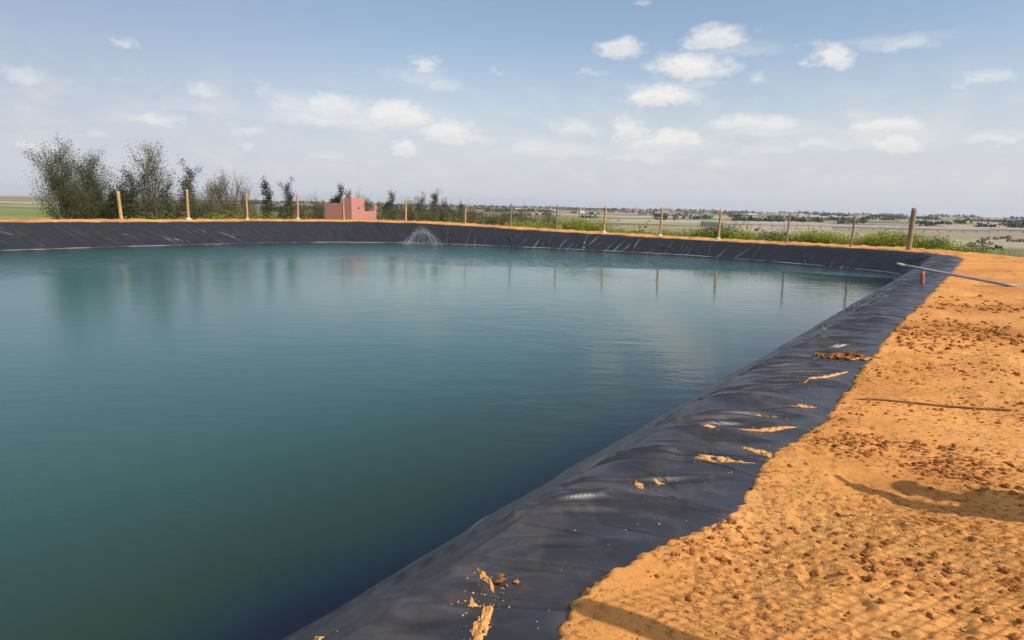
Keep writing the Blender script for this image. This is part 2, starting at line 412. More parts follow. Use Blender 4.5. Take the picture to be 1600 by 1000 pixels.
# ------------------------------------------------------------------ water
ws = 0.55
qw = np.concatenate([np.arange(-40, 28, ws)])
X, Y = np.meshgrid(np.arange(-40, 23, ws), np.arange(-18, 54, ws), indexing='ij')
sd, tt, zc = locate(X.ravel(), Y.ravel())
depth = np.clip((-sd - 1.35) , 0, 30)
nbw = nearness(tt)
far_d = -sd
ruf = (1 - nbw) * (1 - sstep(far_d + 3.2 * fbm(X.ravel() * .09, Y.ravel() * .09, 3, 81), 6.0, 17.0)) * (0.55 + 0.45 * sstep(X.ravel(), -18, 0))
keep = (sd < -0.6).reshape(X.shape)
idx = -np.ones(X.size, int); kv = np.where(keep.ravel())[0]; idx[kv] = np.arange(len(kv))
F = grid_faces(*X.shape); F = F[(idx[F] >= 0).all(1)]; F = idx[F]
me_w = mesh_np('water', np.stack([X.ravel()[kv], Y.ravel()[kv], np.full(len(kv), WATER_Z)], 1), F)
attr(me_w, 'depth', depth[kv]); attr(me_w, 'ruffle', ruf[kv])
if me_w.polygons[0].normal.z < 0: me_w.flip_normals()
m = NT('pond_water'); P = m.pos()
dp = m.math('ADD', m.attr('depth'), m.math('MULTIPLY', m.math('SUBTRACT', m.noise(P, 0.35, 3, 0.5), 0.5), 0.9))
body = m.ramp(m.rng(dp, 0, 15), [(0.0, (0.005, 0.009, 0.020)), (0.022, (0.009, 0.021, 0.025)), (0.055, (0.014, 0.033, 0.021)), (0.28, (0.018, 0.071, 0.057)), (1.0, (0.028, 0.112, 0.102))])
body = m.mix(m.rng(m.noise(P, 0.12, 3, 0.5), 0.35, 0.7, 0, 0.35, True), body, m.mix(0.5, body, (0.022, 0.060, 0.040)))
wx_ = m.n('ShaderNodeSeparateXYZ', {0: P}).outputs['X']
m.set(Base_Color=body, Roughness=m.rng(wx_, 6, -14, 0.075, 0.19, True), IOR=1.33, Specular_IOR_Level=0.5)
ru = m.attr('ruffle')
wa = m.noise(m.map(P, (0.9, 2.2, 1), (0, 0, -0.25)), 1.1, 3, 0.55)
wb = m.noise(m.map(P, (1.0, 1.8, 1), (0, 0, 0.3)), 3.4, 3, 0.6)
patch = m.rng(m.noise(P, 0.10, 3, 0.55), 0.42, 0.70, 0.25, 1.0, True)
wc = m.noise(m.map(P, (1.0, 0.8, 1), (0, 0, 0.2)), 5.0, 2, 0.6)
hh = m.math('ADD', m.math('MULTIPLY', wa, 0.035), m.math('MULTIPLY', wb, 0.012))
hr = m.math('ADD', m.math('MULTIPLY', wa, 0.06), m.math('MULTIPLY', wc, 0.045))
calm = m.math('MULTIPLY', patch, 0.45)
hsum = m.math('ADD', m.math('MULTIPLY', hh, calm), m.math('MULTIPLY', hr, m.math('MULTIPLY', ru, 3.0)))
bn = m.n('ShaderNodeBump', {'Height': hsum, 'Strength': 1.0, 'Distance': 1.0})
rip = m.n('ShaderNodeTexNoise', {'Vector': m.map(P, (1.0, 0.32, 1), (0, 0, 0.12)), 'Scale': 2.6, 'Detail': 3, 'Roughness': 0.6}).outputs['Color']
rip = m.n('ShaderNodeVectorMath', {0: rip, 1: (0.5, 0.5, 0.5)}, operation='SUBTRACT').outputs[0]
rip = m.n('ShaderNodeVectorMath', {0: rip, 1: (1, 1, 0)}, operation='MULTIPLY').outputs[0]
ramp_ = m.math('ADD', m.math('MULTIPLY', ru, 0.95), m.math('MULTIPLY', patch, 0.025))
rip = m.n('ShaderNodeVectorMath', {0: rip, 'Scale': ramp_}, operation='SCALE').outputs[0]
nn = m.n('ShaderNodeVectorMath', {0: bn.outputs[0], 1: rip}, operation='ADD').outputs[0]
nn = m.n('ShaderNodeVectorMath', {0: nn}, operation='NORMALIZE').outputs[0]
m.t.links.new(nn, m.b.inputs['Normal'])
water = link('water', me_w, m.m); tag(water, kind='structure')
# ------------------------------------------------------------------ loose clods on the earth
ICO_V = np.array([(0,0,-1),(.7236,-.5257,-.4472),(-.2764,-.8506,-.4472),(-.8944,0,-.4472),(-.2764,.8506,-.4472),(.7236,.5257,-.4472),(.2764,-.8506,.4472),(-.7236,-.5257,.4472),(-.7236,.5257,.4472),(.2764,.8506,.4472),(.8944,0,.4472),(0,0,1)])
ICO_F = np.array([(0,1,2),(1,0,5),(0,2,3),(0,3,4),(0,4,5),(1,5,10),(2,1,6),(3,2,7),(4,3,8),(5,4,9),(1,10,6),(2,6,7),(3,7,8),(4,8,9),(5,9,10),(6,10,11),(7,6,11),(8,7,11),(9,8,11),(10,9,11)])
def sub_ico(V, F):
    V = list(map(tuple, V)); d = {}; out = []
    def mid(a, b):
        k = (min(a, b), max(a, b))
        if k not in d:
            p = (np.array(V[a]) + np.array(V[b])); p = p / np.linalg.norm(p); d[k] = len(V); V.append(tuple(p))
        return d[k]
    for a, b, c in F:
        x, y, z_ = mid(a, b), mid(b, c), mid(c, a); out += [(a, x, z_), (b, y, x), (c, z_, y), (x, y, z_)]
    return np.array(V), np.array(out)
ICO2 = sub_ico(ICO_V, ICO_F)
def clod_mesh(name, C, S):
    """lumps of earth at C (n,3) with sizes S"""
    VV = []; FF = []; n = 0
    for c, s in zip(C, S):
        bv, bf = ICO2 if s > 0.009 else (ICO_V, ICO_F)
        q = rng.normal(size=(3, 3)); q, _ = np.linalg.qr(q)
        v = bv @ q
        lump = 1 + 0.55 * pnoise(v[:, 0] * 1.3 + c[0] * 31, v[:, 1] * 1.3 + v[:, 2] * 2.1 + c[1] * 17, 91) + rng.normal(0, 0.09, len(v))
        v = v * lump[:, None] * np.array([rng.uniform(.75, 1.35), rng.uniform(.75, 1.3), rng.uniform(.5, .85)]) * s
        VV.append(v + c); FF.append(bf + n); n += len(v)
    return mesh_np(name, np.concatenate(VV), np.concatenate(FF), smooth=False)
CT = []; 
def add_clods(n, fx, fy, smin, smax, pw=2.4):
    x = fx(n); y = fy(n); sd, t, zc = locate(x, y); ok = (sd > soil_edge(t) + 0.03)
    x = x[ok]; y = y[ok]; s = smin + (smax - smin) * rng.random(len(x)) ** pw
    z, _ = ground_z(x, y)
    CT.append(np.stack([x, y, z + s * 0.1, s], 1))
def spread(n):
    r = 2.2 * np.exp(rng.random(n) * math.log(26 / 2.2)); a = np.radians(rng.uniform(-5, 44, n)); return r * np.sin(a), r * np.cos(a)
for n_, a, b, pw in ((3000, 0.002, 0.008, 2.0), (70, 0.005, 0.018, 2.6)):
    sx_, sy_ = spread(n_); add_clods(n_, lambda k: sx_, lambda k: sy_, a, b, pw)
for cx, cy, rx, ry, n_, mx in ((6.1, 9.9, .28, .9, 260, .045), (7.3, 9.6, .5, .9, 300, .05), (5.6, 8.6, .3, .3, 60, .04), (2.75, 4.75, .30, .22, 190, .026), (3.15, 4.25, .28, .25, 190, .030), (2.3, 5.1, .25, .18, 60, .022),
        (1.25, 3.35, .3, .2, 60, .022), (1.9, 3.2, .35, .3, 90, .024), (2.2, 2.9, .35, .3, 110, .03), (1.4, 2.75, .3, .2, 60, .022), (4.2, 6.9, .4, .3, 90, .025), (5.2, 7.2, .5, .4, 120, .03), (3.4, 5.6, .4, .3, 70, .02), (9.3, 12.7, .8, 1.2, 160, .06), (4.6, 5.6, .5, .4, 100, .03), (1.0, 3.1, .1, .1, 14, .02)):
    n_ = int(n_ * 2.4); xx = cx + rx * rng.standard_t(4, n_) * .8; yy = cy + ry * rng.standard_t(4, n_) * .8; add_clods(n_, lambda k: xx, lambda k: yy, 0.003, mx * .85, 3.2)
CT = np.concatenate(CT)
me = clod_mesh('earth_clods', CT[:, :3], CT[:, 3])
tag(link('earth_clods', me, MAT_CLOD), 'loose brown clods scattered over the orange earth', 'clods', kind='stuff')

# ------------------------------------------------------------------ sand and earth lying on the liner
def tq(x, y):
    sd, t, zc = locate([x], [y]); return float(t[0]), float(sd[0])
SPOTS = []
def sand_patch(a, b, wid, label, seed, hgt=0.014):
    SPOTS.append((a, b, 30 if wid < .08 else 70))
    (ta, qa), (tb, qb) = tq(*a), tq(*b)
    L = math.hypot(tb - ta, qb - qa) / 2; c = ((ta + tb) / 2, (qa + qb) / 2); d = ((tb - ta) / (2 * L), (qb - qa) / (2 * L))
    nr, nt_ = 22, 120
    th = np.linspace(0, 2 * math.pi, nt_, endpoint=False); rr = np.linspace(0, 1, nr) ** 0.7
    edge = 0.86 + 0.28 * fbm(np.cos(th) * 1.6 * max(1, L / wid * .35) + seed, np.sin(th) * 1.6, 3, seed) + 0.20 * fbm(np.cos(th) * 6 * max(1, L / wid * .3), np.sin(th) * 6 + seed, 3, seed + 3)
    u = rr[:, None] * edge[None] * np.cos(th)[None]; v = rr[:, None] * edge[None] * np.sin(th)[None]
    v = v * (1 - 0.55 * np.abs(u)) + 0.25 * np.sin(u * 3 + seed)
    tt_ = c[0] + u * L * d[0] - v * wid / 2 * d[1]; qq = c[1] + u * L * d[1] + v * wid / 2 * d[0]
    p = liner_xyz(tt_.ravel(), qq.ravel()).reshape(nr, nt_, 3)
    r1 = rr[:, None] * np.ones(nt_)[None]
    p[..., 2] += hgt * (1 - r1 ** 2) * (0.55 + 1.5 * fbm(tt_ * 22, qq * 22, 3, seed)) + 0.0015 - 0.006 * (r1 > 0.99)
    F = []
    ii = np.arange(nr - 1)[:, None] * nt_; jj = np.arange(nt_)[None]; j2 = (jj + 1) % nt_
    F = np.stack([ii + jj, ii + nt_ + jj, ii + nt_ + j2, ii + j2], -1).reshape(-1, 4)
    me = mesh_np('sand_patch', p.reshape(-1, 3), F)
    tag(link('sand_patch', me, MAT_SOIL), label, 'sand patch', 'sand left lying on the liner')
sand_patch((3.10, 6.62), (3.98, 7.27), 0.075, 'long slanting streak of sand on the liner just below the heap of brown clods', 1)
sand_patch((1.93, 5.15), (2.44, 5.16), 0.10, 'broad flat tongue of pale sand on the liner, longest one midway along it', 2)
sand_patch((2.62, 5.80), (2.87, 5.74), 0.05, 'small sand streak on the liner level with the tip of the dry stick', 3)
sand_patch((1.80, 4.72), (1.97, 4.47), 0.13, 'lumpy sand blob touching the earth edge of the liner', 4)
sand_patch((1.36, 4.49), (1.78, 4.38), 0.05, 'thin sand line along a fold of liner ending at the lumpy sand blob', 5)
sand_patch((0.85, 4.10), (0.89, 3.92), 0.07, 'little ragged sand smear alone in the middle of the liner', 6, 0.006)
sand_patch((0.98, 4.09), (1.05, 4.06), 0.04, 'tiny sand speck beside the little ragged smear', 7, 0.006)
sand_patch((-0.055, 2.76), (-0.14, 2.28), 0.085, 'largest pale sand strip on the liner at the bottom edge of the picture', 8)
sand_patch((-0.15, 2.99), (-0.06, 2.75), 0.050, 'narrow sand strip pointing at the water just above the largest strip', 9)
sand_patch((-0.17, 2.72), (-0.13, 2.66), 0.05, 'small sand dab beside the largest strip at the bottom edge', 14, 0.008)
sand_patch((-0.80, 2.47), (-0.78, 2.37), 0.04, 'small sand spot on the liner by the near crest at lower left', 10, 0.006)
sand_patch((2.20, 5.56), (2.38, 5.44), 0.035, 'thin sand thread on the liner between the broad tongue and the small streak', 11)
sand_patch((1.62, 5.12), (1.72, 5.12), 0.05, 'little sand fleck on the liner left of the broad tongue', 12, 0.007)
def clod_heap(c, rx, ry, n, smax, label, seed):
    t0, q0 = tq(*c)
    x = rng.normal(c[0], rx, n); y = rng.normal(c[1], ry, n)
    sd, t, zc = locate(x, y); p = liner_xyz(t, sd)
    s = 0.008 + (smax - .008) * rng.random(n) ** 2
    rad = np.hypot((x - c[0]) / rx, (y - c[1]) / ry)
    p[:, 2] = zc + profile(sd) + 0.01 + s * .3 + np.maximum(0, 0.035 * (1.6 - rad)) * rng.random(n)
    me = clod_mesh('clod_heap', p, s); tag(link('clod_heap', me, MAT_CLOD), label, 'clod heap', kind='stuff')
clod_heap((4.25, 7.93), .17, .06, 110, .035, 'heap of brown earth clods lying on the liner near the slanting sand streak', 1)
clod_heap((-0.02, 2.815), .025, .012, 16, .014, 'few brown earth crumbs on the liner beside the narrow sand strip', 2)
sand_patch((4.15, 7.80), (4.75, 7.95), 0.13, 'sand spread under the heap of brown clods reaching the earth edge', 13)

gp = []
for (ax, ay), (bx, by), n_ in SPOTS:
    s = rng.random(n_); x = ax + (bx - ax) * s + rng.normal(0, .05, n_); y = ay + (by - ay) * s + rng.normal(0, .04, n_); gp.append(np.stack([x, y], 1))
n_ = 420; tt_ = rng.uniform(1.5, 12, n_); qq_ = 0.88 - np.abs(rng.normal(0, .22, n_)); cc = crest_at(tt_); nn_ = crest_normal(tt_); gp.append(np.stack([cc[:, 0] + nn_[:, 0] * qq_, cc[:, 1] + nn_[:, 1] * qq_], 1))
gp = np.concatenate(gp); sd, t, zc = locate(gp[:, 0], gp[:, 1]); ok = (sd > 0.02) & (sd < soil_edge(t)); p = liner_xyz(t[ok], sd[ok])
s = 0.0015 + 0.004 * rng.random(len(p)) ** 2.5; p[:, 2] += s * .4
tag(link('sand_grains', clod_mesh('sand_grains', p, s), MAT_SOIL), 'fine orange grains strewn over the liner around the sand streaks', 'sand grains', kind='stuff')

# ------------------------------------------------------------------ spray where water is let in at the far bank
g_ = np.random.default_rng(3); n_ = 4200; rad = 1.45 * np.sqrt(g_.random(n_)); th = np.round(g_.random(n_) * 34) / 34 * 2 * math.pi + g_.normal(0, .035, n_)
kk = np.round(th / (2 * math.pi) * 34); rch = 0.72 + 0.5 * np.abs(pnoise(kk * .83, kk * 0 + .5, 6)) ; zz_ = (0.85 + 0.55 * np.abs(pnoise(kk * 1.3, kk * 0 + 4.5, 8))) * 1.1 * (1 - (rad / 1.45) ** 2) + g_.normal(0, .06, n_); rad = rad * rch
C = np.stack([rad * np.cos(th), rad * np.sin(th), np.maximum(zz_, 0.01)], 1)
low = g_.random(700); C = np.vstack([C, np.stack([(1.2 + g_.normal(0, .28, 700)) * np.cos(low * 6.283), (1.2 + g_.normal(0, .28, 700)) * np.sin(low * 6.283), np.abs(g_.normal(0, .16, 700)) + .01], 1)])
d = g_.normal(0, 1, (len(C), 3)); d /= np.linalg.norm(d, axis=1)[:, None]; s1 = np.cross(d, [0.3, .5, .8]); s1 /= np.linalg.norm(s1, axis=1)[:, None]; s2 = np.cross(d, s1); sz = g_.uniform(.003, .010, len(C))[:, None]
V = np.stack([C + d * sz, C - d * sz, C + s1 * sz, C - s1 * sz, C + s2 * sz, C - s2 * sz], 1).reshape(-1, 3)
o6 = np.array([(0,2,4),(0,4,3),(0,3,5),(0,5,2),(1,4,2),(1,3,4),(1,5,3),(1,2,5)])
F = (np.arange(len(C))[:, None, None] * 6 + o6[None]).reshape(-1, 3)
SPR = NT('white_water'); SPR.set(Base_Color=(0.80, 0.83, 0.86), Roughness=0.25, IOR=1.33)
tag(link('water_spray', mesh_np('water_spray', V, F), SPR.m, None, (-6.75, 47.6, WATER_Z)), 'white dome of spray where water is let in at the far bank', 'spray')

# ------------------------------------------------------------------ dry stick on the earth
def stick(P, r, label):
    P = np.array(P, float); n = 26
    s = np.linspace(0, 1, n); q = np.stack([np.interp(s, np.linspace(0, 1, len(P)), P[:, k]) for k in range(2)], 1)
    q += np.stack([0.012 * pnoise(s * 5, s * 0 + 1, 95), 0.02 * pnoise(s * 4, s * 0 + 2, 96)], 1)
    z, _ = ground_z(q[:, 0], q[:, 1]); z = np.convolve(np.pad(z, 3, 'edge'), np.ones(7) / 7, 'valid')
    b = MB(); b.tube(np.column_stack([q, z + r * 1.1 + 0.004]), r * (0.75 + 0.5 * s), 8)
    k = 15; b.tube(np.array([[q[k, 0], q[k, 1], z[k] + r], [q[k, 0] + .03, q[k, 1] + .05, z[k] + .03], [q[k, 0] + .05, q[k, 1] + .10, z[k] + .035]]), r * .5, 6)
    tag(b.build('dry_stick', simple_mat('stick_bark', (0.16, 0.075, 0.04), 0.85, 0.3, 30, 0.003), smooth=True), label, 'stick')
stick([(3.19, 6.03), (3.6, 5.90), (4.05, 5.77), (4.25, 5.74), (4.6, 5.66)], 0.0085, 'thin dry brown stick lying across the orange earth')

# ------------------------------------------------------------------ fence posts round the pond
def wood_mat(name, lo, hi):
    m = NT(name); P = m.obj()
    f = m.noise(m.map(P, (9, 9, 0.9)), 4.0, 6, 0.65, 0.4)
    c = m.ramp(f, [(0.28, lo), (0.6, hi), (0.8, tuple(min(1, v * 1.25) for v in hi))])
    m.set(Base_Color=m.mix(m.rng(m.noise(P, 3.0, 3), .55, .75, 0, .6), c, tuple(v * .55 for v in lo)), Roughness=0.85)
    m.bump(f, 0.5, 0.01); return m.m
WOOD_PALE = wood_mat('wood_pale', (0.30, 0.17, 0.065), (0.56, 0.36, 0.16))
WOOD_GREY = wood_mat('wood_grey', (0.17, 0.115, 0.07), (0.36, 0.26, 0.165))
CONC = simple_mat('concrete_footing', (0.52, 0.46, 0.38), 0.9, 0.2, 9, 0.01)
def post(name, x, y, z, h, r, mat, lean, label, footing, seed, group='wooden posts of the pond fence'):
    e = empty(name, (x, y, z)); tag(e, label, 'fence post', group)
    s = np.linspace(0, 1, 12); lx, ly = lean
    P = np.stack([lx * s * h + 0.02 * pnoise(s * 3, s * 0 + seed, 7), ly * s * h + 0.02 * pnoise(s * 3, s * 0 + seed, 8), -0.35 + s * (h + 0.35)], 1)
    b = MB(); b.tube(P, r * (1.06 - 0.14 * s + 0.06 * pnoise(s * 7, s * 0 + seed, 9)), 10)
    b.build('shaft', mat, e, True)
    if footing:
        f = MB(); th = np.linspace(0, 1, 5); f.tube(np.stack([0 * th, 0 * th, -0.1 + th * 0.24], 1), r * np.array([2.6, 2.5, 2.3, 1.9, 1.2]), 10)
        f.build('footing', CONC, e, True)
    return e
ORD = ['first', 'second', 'third', 'fourth', 'fifth', 'sixth', 'seventh', 'eighth', 'ninth', 'tenth', 'eleventh', 'twelfth', 'thirteenth', 'fourteenth', 'fifteenth']
POSTS = [(-25.15, 41.41, 0.41, 1.81, .105, 1, 'thick pale fence post leaning left, %s from the left, by the dark trees', 0),
 (-22.32, 44.34, 0.41, 2.07, .085, 1, 'tall straight pale fence post, %s from the left, before the airy trees', 1),
 (-19.51, 47.3, 0.46, 1.89, .075, 1, 'pale fence post, %s from the left, at the end of the leafy row', 1),
 (-16.59, 49.65, 0.58, 1.83, .075, 1, 'pale fence post, %s from the left, in front of a slim tree', 1),
 (-13.43, 51.0, 0.52, 1.79, .075, 1, 'pale fence post, %s from the left, standing in front of the pink pump house', 0),
 (-8.7, 51.96, 0.4, 1.77, .085, 1, 'pale fence post, %s from the left, right of the pink pump house', 0),
 (-3.88, 51.41, 0.27, 1.75, .062, 1, 'thin pale fence post, %s from the left, where the trees end', 0),
 (-0.28, 50.05, 0.13, 1.95, .060, 0, 'thin weathered fence post, %s from the left, before low scrub', 0),
 (3.19, 48.86, 0.06, 2.0, .060, 0, 'thin weathered fence post, %s from the left, left of a bright green bush', 0),
 (6.6, 47.39, 0.0, 1.98, .085, 1, 'stout fence post with pale footing, %s from the left, right of a bright green bush', 1),
 (10.27, 45.41, -0.03, 2.0, .080, 1, 'fence post with pale footing, %s from the left, before the brown fields', 1),
 (13.67, 43.14, -0.11, 2.02, .080, 1, 'fence post with pale footing, %s from the left, before a dark green bush', 1),
 (16.86, 39.94, 0.0, 1.84, .055, 0, 'thin crooked grey fence post, %s from the left, before the long greenhouse', 0),
 (19.08, 36.44, 0.05, 1.79, .055, 0, 'thin grey fence post, %s from the left, second from the right end', 0),
 (20.9, 34.1, 0.06, 2.10, .135, 0, 'very thick weathered corner post, %s and last from the left', 0)]
LEAN = [(-.05, 0), (0.0, 0), (0.005, 0), (.01, 0), (0, 0), (.0, 0), (.01, 0), (.015, 0), (.015, 0), (.02, 0), (.02, 0), (.015, 0), (.045, 0), (.012, 0), (.02, 0)]
TOPS = []
for k, (x, y, z_, h, r, pale, lab, ft) in enumerate(POSTS):
    gz_ = float(ground_z([x], [y])[0][0])
    post('fence_post', x, y, gz_, h + (z_ - gz_), r, WOOD_PALE if pale else WOOD_GREY, LEAN[k], lab % ORD[k], ft, k * 3.7)
    TOPS.append((x, y, gz_, z_ + h, r, LEAN[k][0]))
STEEL = NT('galvanised_wire'); STEEL.set(Base_Color=(0.30, 0.28, 0.26), Metallic=0.6, Roughness=0.55); STEEL = STEEL.m
we = empty('wire_strands', (0, 46, 0)); tag(we, 'thin wire strands strung between the fence posts round the pond', 'wire')
for f in (0.25, 0.5, 0.72, 0.90):
    b = MB()
    for (x0, y0, g0, t0, r0, l0), (x1, y1, g1, t1, r1, l1) in zip(TOPS[:-1], TOPS[1:]):
        s = np.linspace(0, 1, 5); z0 = g0 + (t0 - g0) * f; z1 = g1 + (t1 - g1) * f
        P = np.stack([x0 + l0 * (z0 - g0) + (x1 + l1 * (z1 - g1) - x0 - l0 * (z0 - g0)) * s, y0 + (y1 - y0) * s - 46, z0 + (z1 - z0) * s - 0.03 * np.sin(s * math.pi)], 1)
        b.tube(P, 0.0026, 4, False)
    b.build('strand', STEEL, we)

# ------------------------------------------------------------------ netting and posts beside the photographer
NF0 = np.array([2.07, 1.55]); NFd = np.array([0.883, 0.469])
for k, lab in ((0, 'round wooden post at the end of the wire netting beside the path'), (4.4, 'round wooden post further along the wire netting beside the path')):
    p = NF0 + NFd * k; g0 = float(ground_z([p[0]], [p[1]])[0][0])
    post('netting_post', p[0], p[1], g0, 2.0 - g0, .068, WOOD_PALE, (0, 0), lab, 0, 50 + k, 'posts of the netting')
b = MB()
for k in np.arange(0.12, 4.4, 0.065):
    p = NF0 + NFd * k; zz_ = np.linspace(0.0, 2.0, 9)
    w = 0.012 * pnoise(zz_ * 2, zz_ * 0 + k, 12)
    b.tube(np.stack([p[0] + w * NFd[0], p[1] + w * NFd[1], zz_], 1), 0.0034, 3, False)
for z_ in np.arange(0.03, 2.0, 0.065):
    k = np.linspace(0.05, 4.4, 24); w = 0.012 * pnoise(k * 2, k * 0 + z_ * 5, 13)
    b.tube(np.stack([NF0[0] + NFd[0] * k, NF0[1] + NFd[1] * k, z_ + w], 1), 0.0034, 3, False)
tag(b.build('wire_netting', STEEL), 'square mesh wire netting whose faint shadow lies on the earth', 'netting')

# ------------------------------------------------------------------ pipe on its stake
PVC = NT('grey_pipe'); PVC.set(Base_Color=PVC.ramp(PVC.noise(PVC.obj(), 3, 5, .6), [(.3, (0.17, 0.18, 0.20)), (.7, (0.26, 0.27, 0.29))]), Roughness=0.45); PVC = PVC.m
pe = empty('grey_pipe', (10.95, 17.17, 0.33)); tag(pe, 'grey plastic pipe reaching out over the liner at the far right', 'pipe')
P0 = np.array([10.45, 17.43, 0.45]); P1 = np.array([12.9, 16.15, 0.02])
def pt(a): return (P0 + (P1 - P0) * a) - np.array([10.95, 17.17, 0.33])
b = MB(); b.tube(np.array([pt(a) for a in np.linspace(0, 1, 8)]), 0.040, 14); b.build('tube', PVC, pe, True)
b = MB(); b.tube(np.array([pt(-0.015), pt(0.0), pt(0.06)]), [0.045, 0.047, 0.047], 14); b.build('socket', PVC, pe, True)
se = empty('wooden_stake', (10.95, 17.10, 0.0)); tag(se, 'short orange brown wooden stake propping up the grey pipe', 'stake')
b = MB(); s = np.linspace(0, 1, 5); b.tube(np.stack([-0.03 * s + .02, 0 * s, -0.12 + s * 0.42], 1), 0.062 - 0.01 * s, 7)
b.build('shaft', simple_mat('stake_wood', (0.42, 0.16, 0.065), 0.85, 0.3, 14, 0.006), se, True)

# ------------------------------------------------------------------ pink pump house
PINK = NT('pink_render'); P = PINK.obj()
PINK.set(Base_Color=PINK.mix(PINK.rng(PINK.noise(PINK.map(P, (1, 1, .4)), 1.8, 6, .65), .45, .8, 0, .45), (0.56, 0.235, 0.185), (0.44, 0.17, 0.13)), Roughness=0.9); PINK.bump(PINK.noise(P, 30, 5, .6), .3, .01); PINK = PINK.m
DARKV = simple_mat('dark_opening', (0.03, 0.022, 0.02), 0.9)
SANDY = simple_mat('bare_plaster', (0.48, 0.34, 0.20), 0.9)
BH = empty('pump_house', (-14.35, 57.2, -1.4), math.radians(0))
tag(BH, 'small pink flat roofed pump house with stepped walls behind the fence', 'pump house')
a_l = np.array([-0.96, 0.27]); a_l /= np.linalg.norm(a_l)   # along the shaded face, going left
a_r = np.array([0.20, 0.98]) * -1; a_r = np.array([0.27, 0.96])  # along the lit face, going away
def quadbox(mb, u0, u1, v0, v1, z0, z1):
    q = [a_l * u + a_r * v for u, v in ((u0, v0), (u1, v0), (u1, v1), (u0, v1))]
    V = [(*p, z0) for p in q] + [(*p, z1) for p in q]
    mb.add(V, [(0,1,2,3),(7,6,5,4),(4,5,1,0),(5,6,2,1),(6,7,3,2),(7,4,0,3)])
H0 = 1.4
b = MB(); quadbox(b, 0.90, 2.65, 0.02, 2.6, -.3, 1.80 + H0); b.build('pump_room', PINK, BH)
b = MB(); quadbox(b, 0.0, 0.90, 0.0, 2.35, -.3, 2.25 + H0)
tw = b.build('tower', PINK, BH)
b = MB(); quadbox(b, -0.004, 0.10, 1.15, 1.42, 1.30 + H0, 1.46 + H0); b.build('vent_hole', DARKV, tw)
b = MB(); quadbox(b, -0.012, 0.05, 1.05, 1.5, 1.20 + H0, 1.295 + H0); b.build('vent_sill', SANDY, tw)
b = MB(); quadbox(b, -0.003, 0.06, 2.02, 2.16, 1.5 + H0, 1.66 + H0); b.build('notch', DARKV, tw)
b = MB(); quadbox(b, 0.003, 0.22, 2.35, 4.25, -.3, 1.12 + H0); b.build('side_wall', PINK, BH)
b = MB(); quadbox(b, -0.006, 0.24, 4.25, 4.60, -.3, 1.75 + H0); b.build('end_pillar', PINK, BH)
b = MB(); quadbox(b, 0.08, 0.82, 0.08, 2.27, 2.25 + H0, 2.29 + H0); b.build('roof_cap', PINK, tw)

# ------------------------------------------------------------------ vegetation
def leaf_mat(name, col, trans=0.25, var=0.5, scale=1.3):
    m = NT(name); P = m.pos()
    f = m.noise(P, scale, 4, 0.7)
    oi = m.n('ShaderNodeObjectInfo').outputs['Random']
    lo = tuple(c * (1 - var) for c in col); hi = tuple(c * (1 + var) for c in col)
    c = m.ramp(f, [(0.3, lo), (0.55, col), (0.75, hi)])
    c = m.mix(m.math('MULTIPLY', oi, 0.35), c, (col[0] * 1.35, col[1] * 1.15, col[2] * 0.9))
    m.set(Base_Color=c, Roughness=0.6, Specular_IOR_Level=0.3)
    tr = m.n('ShaderNodeBsdfTranslucent', {'Color': c})
    mx = m.n('ShaderNodeMixShader', {0: trans, 1: m.b.outputs[0], 2: tr.outputs[0]})
    m.t.links.new(mx.outputs[0], m.out.inputs['Surface']); return m.m
BARK = simple_mat('bark', (0.15, 0.105, 0.07), 0.9, 0.3, 8)
LEAF_DARK = leaf_mat('leaf_dark', (0.058, 0.068, 0.030))
LEAF_GREY = leaf_mat('leaf_grey', (0.150, 0.150, 0.085))
LEAF_MID = leaf_mat('leaf_mid', (0.105, 0.115, 0.052))
LEAF_SCRUB = leaf_mat('leaf_scrub', (0.155, 0.148, 0.065))
LEAF_BRIGHT = leaf_mat('leaf_bright', (0.34, 0.40, 0.052), 0.4, 0.5)
LEAF_GREEN = leaf_mat('leaf_green', (0.15, 0.20, 0.035), 0.35, .5)
LEAF_PURPLE = leaf_mat('leaf_purple', (0.062, 0.050, 0.040))
def leaves(C, D, ls, lw, g):
    n = len(C)
    d = D + g.normal(0, 0.7, (n, 3)); d /= np.linalg.norm(d, axis=1)[:, None]
    s = np.cross(d, g.normal(size=(n, 3))); s /= np.linalg.norm(s, axis=1)[:, None] + 1e-9
    L = ls * g.uniform(.6, 1.3, n)[:, None]; W = lw * g.uniform(.6, 1.3, n)[:, None]
    V = np.stack([C, C + d * L * .5 + s * W * .5, C + d * L, C + d * L * .5 - s * W * .5], 1).reshape(-1, 3)
    return V, np.arange(n * 4).reshape(n, 4)
